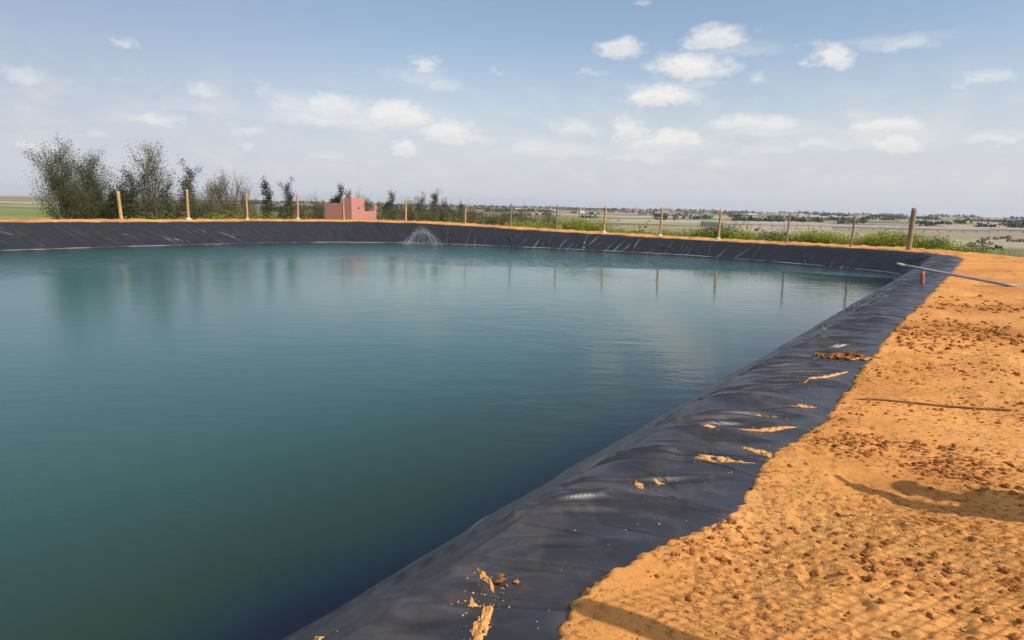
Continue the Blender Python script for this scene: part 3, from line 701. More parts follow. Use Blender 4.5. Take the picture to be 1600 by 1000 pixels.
def plant(seed, H, W, nstem, nbr, nleaf, ls, lw, base=0.1, splay=0.25, up=0.7, topw=0.35, clump=0.16):
    """woody plant: (stem mesh data, leaf mesh data)"""
    g = np.random.default_rng(seed); b = MB(); C = []; D = []
    if H > 3: nleaf = int(nleaf * 1.6); ls *= .8; lw *= .85
    for k in range(nstem):
        a = g.uniform(0, 2 * math.pi); sp = splay * g.uniform(.2, 1) * W
        hh = H * (g.uniform(.72, 1.0) if k else 1.0)
        s = np.linspace(0, 1, 10)
        wx = 0.06 * H * pnoise(s * 2.2, s * 0 + seed + k * 3.1, 3); wy = 0.06 * H * pnoise(s * 2.2, s * 0 + seed + k * 5.3, 4)
        P = np.stack([math.cos(a) * sp * s ** 1.2 + wx, math.sin(a) * sp * s ** 1.2 + wy, s * hh * .93], 1)
        b.tube(P, (0.016 + 0.008 * H) * (1.05 - s) + 0.006, 5, False)
        for j in range(nbr):
            f = base + (1 - base) * ((j + g.uniform(0, 1)) / nbr)
            p0 = np.array([np.interp(f, s, P[:, i]) for i in range(3)])
            ln = W * .72 * ((1 - f) * (1 - topw) + topw) * g.uniform(.45, 1.1) * (0.6 if f < base + .08 else 1)
            az = g.uniform(0, 2 * math.pi); el = g.normal(up, .25)
            dr = np.array([math.cos(az) * math.cos(el), math.sin(az) * math.cos(el), math.sin(el)])
            q = np.linspace(0, 1, 5)[:, None]
            B = p0 + dr * ln * q + np.array([0, 0, 0.25 * ln]) * q ** 2 + g.normal(0, .04 * ln, (5, 3)) * q
            b.tube(B, np.linspace(0.019, 0.005, 5), 3, False)
            m_ = max(3, int(nleaf / (nstem * nbr) * g.uniform(.3, 1.7)))
            tt_ = g.uniform(.25, 1.05, m_)
            c = np.stack([np.interp(tt_, q[:, 0], B[:, i]) for i in range(3)], 1) + g.normal(0, clump * (0.35 + ln * .5), (m_, 3))
            C.append(c); D.append(np.tile(dr * .4 + np.array([0, 0, -.15]), (m_, 1)))
    C = np.concatenate(C); D = np.concatenate(D); C[:, 2] = np.maximum(C[:, 2], 0.03)
    V, F = leaves(C, D, ls, lw, g)
    return b.mesh('trunk', True), mesh_np('crown', V, F, False)
def place(name, proto, mat, x, y, sc, rz, label, cat, group, z=None, parts=('trunk', 'crown')):
    z = float(ground_z([x], [y])[0][0]) - 0.05 if z is None else z
    e = empty(name, (x, y, z), rz); e.scale = sc if isinstance(sc, tuple) else (sc, sc, sc)
    tag(e, label, cat, group)
    tm = proto[0].copy() if len(proto[0].materials) else proto[0]
    t_ = bpy.data.objects.new(parts[0], proto[0]); COL.objects.link(t_); t_.parent = e
    c_ = bpy.data.objects.new(parts[1], proto[1]); COL.objects.link(c_); c_.parent = e
    for o, mm in ((t_, BARK), (c_, mat)):
        if not o.data.materials: o.data.materials.append(None)
        o.material_slots[0].link = 'OBJECT'; o.material_slots[0].material = mm
    return e
PR = {}
# unit prototypes: height 1 scaled per tree would thin the leaves, so each is grown at its typical size
PR['airy'] = plant(11, 5.6, 3.9, 4, 26, 5200, .13, .045, .12, .34, .9, .55, .17)
PR['airy2'] = plant(12, 4.4, 2.8, 3, 26, 4200, .12, .04, .1, .34, .95, .5, .17)
PR['pale'] = plant(13, 4.2, 2.8, 4, 24, 3000, .12, .036, .15, .36, 1.0, .55, .18)
PR['slim'] = plant(14, 4.2, 1.25, 1, 40, 2600, .13, .05, .06, .1, .75, .55, .2)
PR['slim2'] = plant(15, 3.8, 1.6, 2, 30, 2600, .13, .05, .05, .25, .8, .45, .2)
PR['dense'] = plant(16, 4.4, 2.9, 3, 34, 9500, .14, .055, .04, .3, .7, .45, .2)
PR['big'] = plant(17, 6.2, 4.2, 4, 34, 13000, .15, .055, .08, .36, .75, .5, .2)
PR['dark'] = plant(18, 3.6, 1.5, 2, 34, 5200, .13, .055, .1, .2, .7, .4, .19)
def dirpt(px, d):      # map bearing (column of the survey photo) and distance to the ground
    a = math.atan((px - 800) / 985.0); return d * math.sin(a), d * math.cos(a)
# bearing column, distance, crown-top height above eye (m), kind, material, width factor, label
TREES = [(118, 57, 4.5, 'big', LEAF_MID, .72, 'tallest dark leafy tree at the left end of the row'),
 (152, 59, 4.0, 'big', LEAF_MID, .78, 'bushy grey-green tree just left of the first fence post'),
 (212, 57, 2.7, 'dense', LEAF_DARK, .9, 'low dense dark tree just right of the first fence post'),
 (240, 61, 5.1, 'airy', LEAF_GREY, 1.0, 'tall airy round-topped tree behind the low dense dark tree'),
 (272, 58, 2.3, 'slim2', LEAF_MID, .95, 'slim tree just left of the second fence post'),
 (305, 59, 3.6, 'slim2', LEAF_MID, 1.25, 'pointed dark-topped tree rising behind the second fence post'),
 (340, 60, 2.9, 'airy2', LEAF_GREY, 1.0, 'airy see-through tree midway between the second and third fence posts'),
 (366, 61, 3.1, 'pale', LEAF_GREY, .95, 'palest thin feathery tree left of the third fence post'),
 (390, 61, 2.0, 'pale', LEAF_GREY, .85, 'short feathery tree behind the third fence post'),
 (425, 62, 2.5, 'slim', LEAF_DARK, 1.0, 'narrow dark column-like tree standing alone between the third and fourth fence posts'),
 (459, 62, 2.55, 'slim2', LEAF_MID, 1.05, 'slim tree right behind the fourth fence post'),
 (508, 66, 1.4, 'airy2', LEAF_GREY, .7, 'small grey sapling left of the pink pump house'),
 (532, 70, 2.3, 'dark', LEAF_DARK, 1.1, 'dense very dark tree behind the pink pump house roof'),
 (548, 71, 1.7, 'dark', LEAF_MID, .9, 'grey-green tree beside the dark one behind the pump house'),
 (577, 69, 1.85, 'airy2', LEAF_GREY, .85, 'airy sapling behind the right end of the pump house'),
 (611, 66, 1.6, 'dark', LEAF_DARK, 1.0, 'dark bushy sapling left of the sixth fence post'),
 (640, 68, 1.2, 'pale', LEAF_GREY, .75, 'feathery sapling behind the sixth fence post'),
 (657, 66, 1.6, 'slim2', LEAF_MID, .9, 'grey-green slim sapling right of the sixth fence post'),
 (680, 66, 1.9, 'slim', LEAF_MID, .95, 'tallest narrow sapling between the sixth and seventh fence posts'),
 (698, 67, 1.05, 'slim2', LEAF_DARK, .8, 'short dark sapling left of the seventh fence post'),
 (719, 70, 0.8, 'slim', LEAF_GREY, .8, 'last thin sapling of the row beside the seventh fence post')]
PH = {'airy': 5.6, 'airy2': 4.4, 'pale': 4.2, 'slim': 4.2, 'slim2': 3.8, 'dense': 4.4, 'big': 6.2, 'dark': 3.6}
for k, (px, d, top, kind, mat, wf, lab) in enumerate(TREES):
    x, y = dirpt(px, d); z_ = float(ground_z([x], [y])[0][0]) - .1
    hz = (CAM_Z + top - z_) / max(v.co.z for v in PR[kind][1].vertices)
    place('young_tree', PR[kind], mat, x, y, (wf * 1.2, wf * 1.2, hz), k * 1.9, lab, 'tree', 'young trees behind the fence', z_)
SH = [plant(30 + i, 2.5, 2.6, 8, 13, 4200, .12, .04, .05, .5, .9, .6, .2) for i in range(3)]
LB = lambda a, b, w: f'{w} scrub bush between the {ORD[a]} and {ORD[b]} fence posts from the left'
SCR = [(140, 0, 'dark olive scrub bush at the left end below the tallest tree', 1.1, LEAF_MID),
 (178, .1, 'small olive scrub bush behind the first fence post', .8, LEAF_SCRUB), (203, 0, 'thick olive scrub bush below the low dense dark tree', 1.0, LEAF_SCRUB),
 (228, .3, 'olive scrub bush under the tall airy tree', 1.05, LEAF_SCRUB), (255, 0, 'wide olive scrub bush midway between the first and second fence posts', 1.0, LEAF_MID), (280, .2, 'olive scrub bush just left of the second fence post', .95, LEAF_SCRUB),
 (312, 0, 'dark scrub bush just right of the second fence post', .95, LEAF_MID), (335, .3, 'olive scrub bush under the airy see-through tree', .85, LEAF_SCRUB), (358, 0, 'grey scrub bush under the palest feathery tree', .85, LEAF_SCRUB),
 (378, .2, 'grey scrub bush just left of the third fence post', .8, LEAF_SCRUB), (428, .1, 'small scrub bush at the foot of the narrow dark tree', .6, LEAF_SCRUB), (448, .2, 'scrub bush just left of the fourth fence post', .75, LEAF_SCRUB),
 (488, .1, 'olive scrub bush midway between the fourth fence post and the pump house', .8, LEAF_SCRUB), (503, .2, 'olive scrub bush against the left wall of the pump house', .85, LEAF_SCRUB), (598, .1, 'scrub bush touching the right end of the pump house', .75, LEAF_SCRUB),
 (618, 0, 'scrub bush just left of the sixth fence post', .8, LEAF_MID), (648, .1, 'olive scrub bush just right of the sixth fence post', .85, LEAF_SCRUB), (672, .2, 'olive scrub bush under the tallest narrow sapling', .85, LEAF_SCRUB),
 (695, 0, 'dark scrub bush under the short dark sapling', .9, LEAF_MID), (715, .2, 'olive scrub bush just left of the seventh fence post', .8, LEAF_SCRUB), (742, 0, 'wide olive scrub bush just right of the seventh fence post', .8, LEAF_SCRUB),
 (768, .2, 'olive scrub bush midway between the seventh and eighth fence posts', .72, LEAF_SCRUB), (788, 0, 'dark scrub bush just left of the eighth fence post', .75, LEAF_MID), (822, .2, 'tall scrub bush between the eighth and ninth fence posts', .8, LEAF_MID), (845, .1, 'grey scrub bush just left of the ninth fence post', .72, LEAF_SCRUB)]
SCR += [(628, .5, 'second-row scrub bush behind the sixth fence post', .85, LEAF_SCRUB), (664, .5, 'second-row scrub bush seen between two narrow saplings right of the sixth fence post', .8, LEAF_MID), (706, .5, 'second-row scrub bush left of the seventh fence post', .8, LEAF_SCRUB),
 (731, .5, 'second-row scrub bush behind the seventh fence post', .78, LEAF_MID), (756, .5, 'second-row scrub bush midway between the seventh and eighth fence posts', .72, LEAF_SCRUB), (780, .5, 'second-row scrub bush behind the dark scrub bush by the eighth fence post', .7, LEAF_SCRUB),
 (806, .4, 'scrub bush just right of the eighth fence post', .66, LEAF_SCRUB), (858, .4, 'scrub bush behind the ninth fence post', .62, LEAF_MID), (470, .3, 'scrub bush just right of the fourth fence post', .8, LEAF_SCRUB), (405, .3, 'scrub bush just right of the third fence post', .72, LEAF_SCRUB), (295, .3, 'scrub bush behind the second fence post', .95, LEAF_SCRUB), (168, .2, 'scrub bush just left of the first fence post', .8, LEAF_SCRUB)]
for k, (px, dd, lab, s_, mat) in enumerate(SCR):
    d = (57.5 if px < 400 else 61) + dd * 12 + (3 if 490 < px < 600 else 0)
    x, y = dirpt(px, d)
    place('scrub_bush', SH[k % 3], mat, x, y, (s_ * 1.05, s_ * 1.05, (s_ * 1.55 + 1.55) / 2.5), k * 2.3, lab, 'bush', 'olive scrub under the young trees', None, ('stems', 'foliage'))
GB = [plant(40 + i, 1.15, 1.9, 9, 9, 2000, .13, .085, .05, .55, .8, .7, .22) for i in range(3)]
GREEN = [(800, 1.0, .75, LEAF_BRIGHT, 'small bright weed clump at the foot of the eighth fence post'), (820, .8, .8, LEAF_BRIGHT, 'low bright weed clump just right of the eighth fence post'), (850, .9, .7, LEAF_BRIGHT, 'low bright weed clump just left of the ninth fence post'),
 (889, .6, 1.15, LEAF_BRIGHT, 'tall bright green bush just right of the ninth fence post'), (908, .9, 1.1, LEAF_BRIGHT, 'bright green bush midway between the ninth and tenth fence posts'), (928, .6, 1.0, LEAF_BRIGHT, 'bright green bush just left of the tenth fence post'), (957, .8, .8, LEAF_GREEN, 'dull green bush just right of the tenth fence post'),
 (985, 1.2, .55, LEAF_SCRUB, 'small dull shrub between the tenth and eleventh fence posts'), (1015, 1.0, .55, LEAF_SCRUB, 'small dull shrub just left of the eleventh fence post'), (1055, .9, .6, LEAF_GREEN, 'low green weed clump just right of the eleventh fence post'),
 (1082, .7, .85, LEAF_BRIGHT, 'bright green bush midway between the eleventh and twelfth fence posts'), (1106, .6, 1.2, LEAF_GREEN, 'tall dark green bush left of the twelfth fence post'), (1122, 1.0, 1.3, LEAF_GREEN, 'tallest dark green bush behind the twelfth fence post'), (1145, .6, .95, LEAF_BRIGHT, 'bright green bush just right of the twelfth fence post'),
 (1168, .7, .8, LEAF_BRIGHT, 'low bright green bush left of the purple-grey shrub'), (1193, .9, 1.0, LEAF_PURPLE, 'purple-grey shrub between the twelfth and thirteenth fence posts'), (1212, .9, .95, LEAF_PURPLE, 'purple-grey shrub just left of the thirteenth fence post'),
 (1240, .6, .9, LEAF_BRIGHT, 'bright green bush just right of the thirteenth fence post'), (1262, .7, 1.0, LEAF_BRIGHT, 'wide bright green bush between the thirteenth and fourteenth fence posts'), (1285, .6, .85, LEAF_BRIGHT, 'low bright green bush beside the wide one right of the thirteenth fence post'), (1310, .9, .7, LEAF_SCRUB, 'dull shrub just left of the fourteenth fence post'),
 (1345, .6, .9, LEAF_BRIGHT, 'bright green bush just right of the fourteenth fence post'), (1368, .6, 1.05, LEAF_BRIGHT, 'wide bright green bush between the two rightmost fence posts'), (1392, .7, 1.05, LEAF_GREEN, 'green bush just left of the thick corner post'), (1412, .8, .95, LEAF_BRIGHT, 'bright green bush behind the thick corner post'),
 (1440, .5, .95, LEAF_GREEN, 'green bush just right of the thick corner post'), (1466, .5, .9, LEAF_BRIGHT, 'bright green bush second to the right of the thick corner post'), (1498, .5, .9, LEAF_GREEN, 'green bush third to the right of the thick corner post'), (1532, .4, .9, LEAF_BRIGHT, 'bright green bush fourth to the right of the thick corner post'), (1570, .4, .9, LEAF_GREEN, 'green bush at the right end of the verge')]
pb = np.array([math.atan2(p[0], p[1]) for p in POSTS]); pd = np.array([math.hypot(p[0], p[1]) for p in POSTS])
for k, (px, dd, s_, mat, lab) in enumerate(GREEN):
    a = math.atan((px - 800) / 985.0); d = float(np.interp(a, pb, pd)) + 2.6 + dd * 1.5
    x, y = d * math.sin(a), d * math.cos(a)
    place('verge_bush', GB[k % 3], mat, x, y, (s_ * 1.05, s_ * .95, s_ * (.72 if px < 1130 else .66)), k * 1.7, lab, 'bush', 'green bushes outside the fence', None, ('stems', 'foliage'))
# low weeds between the bushes: nobody could count them
g_ = np.random.default_rng(5); VV = []; FF = []; n0 = 0
a = np.interp(g_.random(7000), [0, .2, 1], [math.atan(-600/985.), math.atan(-10/985.), math.atan(800/985.)])
d = np.interp(a, pb, pd) + 2.4 + g_.random(7000) ** 1.3 * 6
a = np.where((np.tan(a) * 985 + 800 > 492) & (np.tan(a) * 985 + 800 < 602), a + 0.45, a); d = np.interp(a, pb, pd) + 2.4 + g_.random(7000) ** 1.3 * 6
x = d * np.sin(a); y = d * np.cos(a); zz_, _ = ground_z(x, y)
for i in range(7000):
    C = np.stack([x[i] + g_.normal(0, .16, 9), y[i] + g_.normal(0, .16, 9), zz_[i] + g_.random(9) * .62 * g_.uniform(.3, 1.2)], 1)
    v, f = leaves(C, np.tile([0, 0, .6], (9, 1)), .13, .06, g_); VV.append(v); FF.append(f + n0); n0 += len(v)
tag(link('low_weeds', mesh_np('low_weeds', np.concatenate(VV), np.concatenate(FF), False), LEAF_BRIGHT), 'low green weeds growing along the outside of the fence', 'weeds', kind='stuff')

# ------------------------------------------------------------------ the plain beyond
WHITE = simple_mat('whitewash', (0.66, 0.63, 0.58), 0.85, 0.12, 1.2)
EARTHW = simple_mat('earth_wall', (0.46, 0.30, 0.21), 0.9, 0.15, 1.2)
PLASTIC = NT('greenhouse_plastic'); P = PLASTIC.pos()
PLASTIC.set(Base_Color=PLASTIC.ramp(PLASTIC.noise(PLASTIC.map(P, (.05, .05, .3)), 1.0, 5, .6), [(.3, (0.40, 0.34, 0.27)), (.7, (0.50, 0.44, 0.36))]), Roughness=0.5); PLASTIC = PLASTIC.m
FRAME_M = simple_mat('greenhouse_frame', (0.25, 0.24, 0.22), 0.7)
def greenhouse(c, ang, n, span, length, h, label):
    z_ = float(min(ground_z([c[0] - 30, c[0], c[0] + 30], [c[1]] * 3)[0])) - .2
    e = empty('greenhouse', (c[0], c[1], z_), ang); tag(e, label, 'greenhouse', 'greenhouses on the plain')
    th = np.linspace(0, math.pi, 9); prof = []
    for k in range(n):
        x0 = (k - n / 2 + .5) * span
        prof += [(x0 - span / 2 * math.cos(t_), h * .62 + h * .38 * math.sin(t_)) for t_ in th[(0 if k == 0 else 1):]]
    prof = [(prof[0][0], 0)] + prof + [(prof[-1][0], 0)]
    V = [(x, yy, z) for yy in (-length / 2, length / 2) for x, z in prof]; m_ = len(prof)
    mb = MB(); mb.add(V, [(i, i + 1, i + 1 + m_, i + m_) for i in range(m_ - 1)] + [tuple(range(m_))[::-1], tuple(range(m_, 2 * m_))])
    mb.build('plastic_cover', PLASTIC, e)
    fb = MB()
    for k in range(n + 1): fb.box(((k - n / 2) * span, -length / 2 - .12, h * .31), (.25, .2, h * .62))
    fb.box((0, -length / 2 - .12, h * .62), (n * span, .18, .2))
    fb.build('end_frame', FRAME_M, e)
greenhouse((166, 430), math.radians(4), 9, 8.0, 40, 4.2, 'large pale plastic greenhouse on the plain behind the thirteenth fence post')
greenhouse((262, 452), math.radians(-6), 13, 8.0, 46, 3.2, 'long pale plastic greenhouse behind the two rightmost fence posts')
greenhouse((392, 470), math.radians(-10), 14, 8.0, 46, 3.2, 'long pale plastic greenhouse at the far right of the plain')
def house(px, d, w, dp, h, mat, label, group=None):
    x, y = dirpt(px, d); z_ = float(ground_z([x], [y])[0][0]) - .3
    e = empty('farmhouse', (x, y, z_), -math.atan2(x, y) + .3); tag(e, label, 'house', group)
    b = MB(); b.box((0, 0, h / 2), (w, dp, h)); b.box((-w * .3, .1, h * 1.22), (w * .38, dp * .8, h * .44 - .01))
    b.build('wall', mat, e)
    b = MB(); b.box((w * .02, -dp / 2 - .03, 1.1), (1.2, .1, 2.2)); b.build('door', FRAME_M, e)
    for q in (-.3, .3):
        b = MB(); b.box((w * q, -dp / 2 - .03, 1.8), (1.3, .1, 1.2)); b.build('window', DARKV, e)
    b = MB(); b.box((w * .18, 0, h + .15), (w * .6, dp * .98, .298)); b.build('roof', mat, e)
GH = 'tiny farmhouses scattered on the plain'
for px, d, w, mat, lab in [(808, 1700, 26, WHITE, 'tiny white farmhouse on the skyline just right of the eighth fence post'), (858, 1400, 20, WHITE, 'tiny white farmhouse left of the ninth fence post'),
    (906, 1000, 15, WHITE, 'tiny white farmhouse on the plain between the ninth and tenth fence posts'), (986, 2300, 30, EARTHW, 'tiny brown farmhouse near the skyline between the tenth and eleventh fence posts'),
    (1045, 1900, 26, EARTHW, 'tiny brown farmhouse near the skyline right of the eleventh fence post'), (1240, 1500, 26, WHITE, 'tiny pale farmhouse right of the thirteenth fence post'),
    (1262, 1250, 34, WHITE, 'long low pale farmhouse between the thirteenth and fourteenth fence posts'), (1290, 1300, 30, WHITE, 'tiny pale farmhouse left of the fourteenth fence post'), (1408, 1000, 14, WHITE, 'tiny white farmhouse just left of the thick corner post'), (1160, 1900, 24, WHITE, 'tiny pale farmhouse right of the twelfth fence post'), (324, 260, 4, WHITE, 'tiny white hut among the scrub right of the second fence post')]:
    house(px, d, w, w * .6, 3.6 if w > 10 else 2.4, mat, lab, GH)
# distant hedgerows and groves read as one mass
g_ = np.random.default_rng(15); VV = []; FF = []; n0 = 0
def clumps(px, d, s):
    global n0
    x, y = dirpt(px, d); z_ = float(ground_z([x], [y])[0][0])
    k = 26; C = g_.normal(0, 1, (k, 3)); C /= np.linalg.norm(C, axis=1)[:, None]; C *= g_.random((k, 1)) ** .4
    C = C * np.array([s * .8, s * .8, s * .55]) + np.array([x, y, z_ + s * .5])
    v, f = leaves(C, np.zeros((k, 3)), s * .6, s * .42, g_); VV.append(v); FF.append(f + n0); n0 += len(v)
for row in range(150):
    d = math.exp(g_.uniform(math.log(620), math.log(3900))); p0 = g_.uniform(380, 1600); n_ = int(g_.uniform(3, 22)); step = g_.uniform(1.5, 6); sl = g_.uniform(-.012, .012)
    for i in range(n_):
        if g_.random() < .8: clumps(p0 + i * step, d * (1 + sl * i), g_.uniform(2.2, 4.5) * (1 if d < 1500 else 1.5))
for row in range(70):
    d = math.exp(g_.uniform(math.log(150), math.log(620))); p0 = g_.uniform(560, 1600); n_ = int(g_.uniform(3, 14)); step = g_.uniform(2, 9); sl = g_.uniform(-.02, .02)
    for i in range(n_):
        if g_.random() < .7 and not (380 < d < 520 and p0 + i * step > 1110): clumps(p0 + i * step, d * (1 + sl * i), g_.uniform(.5, 1.5))
for px in np.arange(380, 1640, 2.3):
    if pnoise(np.array([px / 60.0]), np.array([2.2]), 77)[0] > -.28: clumps(px + g_.normal(0, 2), g_.uniform(3000, 4500), g_.uniform(5, 12))
tag(link('distant_groves', mesh_np('distant_groves', np.concatenate(VV), np.concatenate(FF), False), leaf_mat('leaf_far', (0.040, 0.048, 0.028), .1, .3, .02)), 'distant dark hedgerows and groves on the plain', 'trees', kind='stuff')

# ------------------------------------------------------------------ person standing beyond the right edge (casts the arm shadow)
SKIN = simple_mat('skin', (0.36, 0.20, 0.13), 0.6, 0.08, 5); SHIRT = simple_mat('shirt_cloth', (0.10, 0.13, 0.20), 0.9, 0.15, 8); TROUS = simple_mat('trouser_cloth', (0.07, 0.065, 0.06), 0.9, 0.15, 8); CAPM = simple_mat('cap_cloth', (0.20, 0.06, 0.05), 0.9, 0.1, 9)
def person(B, face):
    f = np.array([*face, 0.0]); f /= np.linalg.norm(f); l = np.array([-f[1], f[0], 0]); u = np.array([0, 0, 1.0])
    W = lambda a, b_, c: tuple(f * a + l * b_ + u * c)
    V = []; R = []; E = []
    def j(p, r, par=None):
        V.append(p); R.append(r); i = len(V) - 1
        if par is not None: E.append((par, i))
        return i
    pel = j(W(0, 0, .95), .135); sp = j(W(0, 0, 1.12), .125, pel); ch = j(W(.01, 0, 1.32), .145, sp); nk = j(W(.0, 0, 1.47), .06, ch)
    hd = j(W(.03, 0, 1.56), .085, nk); h2 = j(W(.03, 0, 1.64), .095, hd); j(W(.02, 0, 1.70), .07, h2)
    j(W(.125, 0, 1.60), .018, h2)
    for s in (-1, 1):
        hp = j(W(0, s * .10, .88), .10, pel); kn = j(W(.03, s * .11, .48), .062, hp); an = j(W(-.01, s * .12, .09), .042, kn); to = j(W(.16, s * .14, .035), .035, an)
        sh = j(W(0, s * .19, 1.40), .072, ch)
        if s < 0:
            el = j(W(-.03, s * .24, 1.12), .045, sh); wr = j(W(.08, s * .25, .88), .03, el); pal = j(W(.11, s * .25, .80), .035, wr)
            fd, sd_, base = (np.array(W(.35, 0, -.93)), np.array(W(1, 0, .2)), pal)
        else:
            el = j(W(.31, .36, 1.45), .090, sh); wr = j(W(.45, .25, 1.535), .080, el); pal = j(W(.50, .20, 1.56), .066, wr)
            fd, sd_, base = (np.array(W(.70, -.55, .45)), np.array(W(-.2, .3, .93)), pal)
        for k in range(4):
            o = np.array(V[base]) + sd_ * (k - 1.5) * .019 + fd * .02
            a = j(tuple(o + fd * .035), .0085, base); L = (.072, .082, .078, .06)[k]
            b2 = j(tuple(o + fd * (.035 + L * .55) + np.cross(fd, sd_) * .008), .008, a); j(tuple(o + fd * (.035 + L) + np.cross(fd, sd_) * .022), .007, b2)
        o = np.array(V[wr]) + fd * .03
        a = j(tuple(o + sd_ * .045 + fd * .01), .011, pal); j(tuple(o + sd_ * .085 + fd * .03), .009, a)
    me = bpy.data.meshes.new('person'); me.from_pydata(V, E, []); 
    o = link('person', me, None, None, (B[0], B[1], float(ground_z([B[0]], [B[1]])[0][0])))
    for mm in (SKIN, SHIRT, TROUS): me.materials.append(mm)
    sk = o.modifiers.new('skin', 'SKIN'); sk.use_smooth_shade = True
    for i, r in enumerate(R): me.skin_vertices[0].data[i].radius = (r, r)
    me.skin_vertices[0].data[0].use_root = True
    ss = o.modifiers.new('sub', 'SUBSURF'); ss.levels = ss.render_levels = 2
    dg = bpy.context.evaluated_depsgraph_get(); nm = bpy.data.meshes.new_from_object(o.evaluated_get(dg))
    o.modifiers.clear(); o.data = nm; nm.name = 'person'
    nm.materials.clear()
    for mm in (SKIN, SHIRT, TROUS): nm.materials.append(mm)
    ln = np.array(W(0, 1, 0))
    for p in nm.polygons:
        c = p.center; hand_l = np.dot(np.array(c), f) > .43
        p.material_index = 2 if c.z < .97 else (0 if c.z > 1.46 and not hand_l and abs(np.dot(np.array(c), ln)) < .12 or hand_l else 1)
        if c.z < .90 and abs(np.dot(np.array(c), ln)) > .2: p.material_index = 0
        p.use_smooth = True
    tag(o, 'person in cap, dark shirt and trousers reaching one arm out, beside the wire netting', 'person')
    # cap with a peak
    b = MB(); th = np.linspace(0, 1, 6)
    b.tube(np.stack([f[0] * .025 + 0 * th, f[1] * .025 + 0 * th, 1.645 + th * .135], 1), .112 * np.sqrt(1 - th ** 2 * .93), 16)
    pk = []
    for a in np.linspace(-1.1, 1.1, 9):
        for r_o, z_ in ((.10, 1.672), (.205 * math.cos(a * .55) ** .5, 1.655)):
            d_ = f * math.cos(a) + l * math.sin(a); pk.append(d_ * r_o + u * z_ + f * .02)
    n_ = len(pk); top = [p + u * .006 for p in pk]
    F = []
    for i in range(0, n_ - 2, 2):
        F += [(i, i + 1, i + 3, i + 2), (n_ + i + 2, n_ + i + 3, n_ + i + 1, n_ + i), (i + 1, n_ + i + 1, n_ + i + 3, i + 3)]
    b.add(pk + top, F); b.build('cap', CAPM, o, True)
person((4.16, 2.98), (-0.75, 0.66))
# ------------------------------------------------------------------ sky with its clouds
w = bpy.data.worlds.new('World'); SC.world = w; w.use_nodes = True
T = w.node_tree; bg = T.nodes['Background']; NS = bpy.types.NodeSocket
def wn(typ, ins=None, **kw):
    nd = T.nodes.new(typ)
    for k, v in kw.items(): setattr(nd, k, v)
    for k, v in (ins or {}).items():
        if isinstance(v, NS): T.links.new(v, nd.inputs[k])
        else: nd.inputs[k].default_value = v
    return nd
def wm(op, a, b=0.0, c=0.0): return wn('ShaderNodeMath', {0: a, 1: b, 2: c}, operation=op).outputs[0]
def wr(v, a, b, c=0.0, d=1.0, sm=True): return wn('ShaderNodeMapRange', {'Value': v, 'From Min': a, 'From Max': b, 'To Min': c, 'To Max': d}, interpolation_type='SMOOTHSTEP' if sm else 'LINEAR').outputs[0]
sky = wn('ShaderNodeTexSky', sky_type='NISHITA', sun_disc=False, sun_elevation=SUN_EL, sun_rotation=math.atan2(SUN_XY[0], SUN_XY[1]), altitude=100, air_density=1.0, dust_density=1.6, ozone_density=1.0)
tc = wn('ShaderNodeTexCoord').outputs['Generated']
sp = wn('ShaderNodeSeparateXYZ', {0: wn('ShaderNodeVectorMath', {0: tc}, operation='NORMALIZE').outputs[0]})
az = wm('MULTIPLY', wm('ARCTAN2', sp.outputs[0], sp.outputs[1]), 57.29578)
el = wm('MULTIPLY', wm('ARCSINE', sp.outputs[2]), 57.29578)
STR = 0.10
def lit(c): return (c[0] / STR, c[1] / STR, c[2] / STR, 1)
def wmix(f, a, b, blend='MIX'):
    nd = wn('ShaderNodeMix', data_type='RGBA', blend_type=blend)
    for k, v in ((0, f), (6, a), (7, b)):
        if isinstance(v, NS): T.links.new(v, nd.inputs[k])
        else: nd.inputs[k].default_value = v
    return nd.outputs[2]
# pale haze low down
base = wmix(1.0, sky.outputs[0], SKY_TINT, 'MULTIPLY')
base = wmix(wr(az, 0.0, -38.0, 0.0, 0.75, True), base, lit((0.345, 0.425, 0.58)))
base = wmix(wr(el, 15.0, 0.0, 0.0, 0.93, True), base, lit((0.66, 0.685, 0.745)))
pa = wn('ShaderNodeCombineXYZ', {0: az, 1: wm('MULTIPLY', el, 1.7), 2: 0.0}).outputs[0]
n1 = wn('ShaderNodeTexNoise', {'Vector': pa, 'Scale': 0.35, 'Detail': 6, 'Roughness': 0.6})
n2 = wn('ShaderNodeTexNoise', {'Vector': pa, 'Scale': 1.1, 'Detail': 6, 'Roughness': 0.62})
def off(n, s): return wn('ShaderNodeVectorMath', {0: wn('ShaderNodeVectorMath', {0: n.outputs['Color'], 1: (.5, .5, .5)}, operation='SUBTRACT').outputs[0], 1: (s[0], s[1], s[1])}, operation='MULTIPLY').outputs[0]
p3 = wn('ShaderNodeCombineXYZ', {0: az, 1: el, 2: el}).outputs[0]
wv = wn('ShaderNodeVectorMath', {0: off(n1, (5.5, 1.5)), 1: off(n2, (2.2, 1.0))}, operation='ADD').outputs[0]
# the vertical warp must be the same in both vertical channels
ws_ = wn('ShaderNodeSeparateXYZ', {0: wv}); wv = wn('ShaderNodeCombineXYZ', {0: ws_.outputs[0], 1: ws_.outputs[1], 2: ws_.outputs[1]}).outputs[0]
pw = wn('ShaderNodeVectorMath', {0: p3, 1: wv}, operation='ADD').outputs[0]
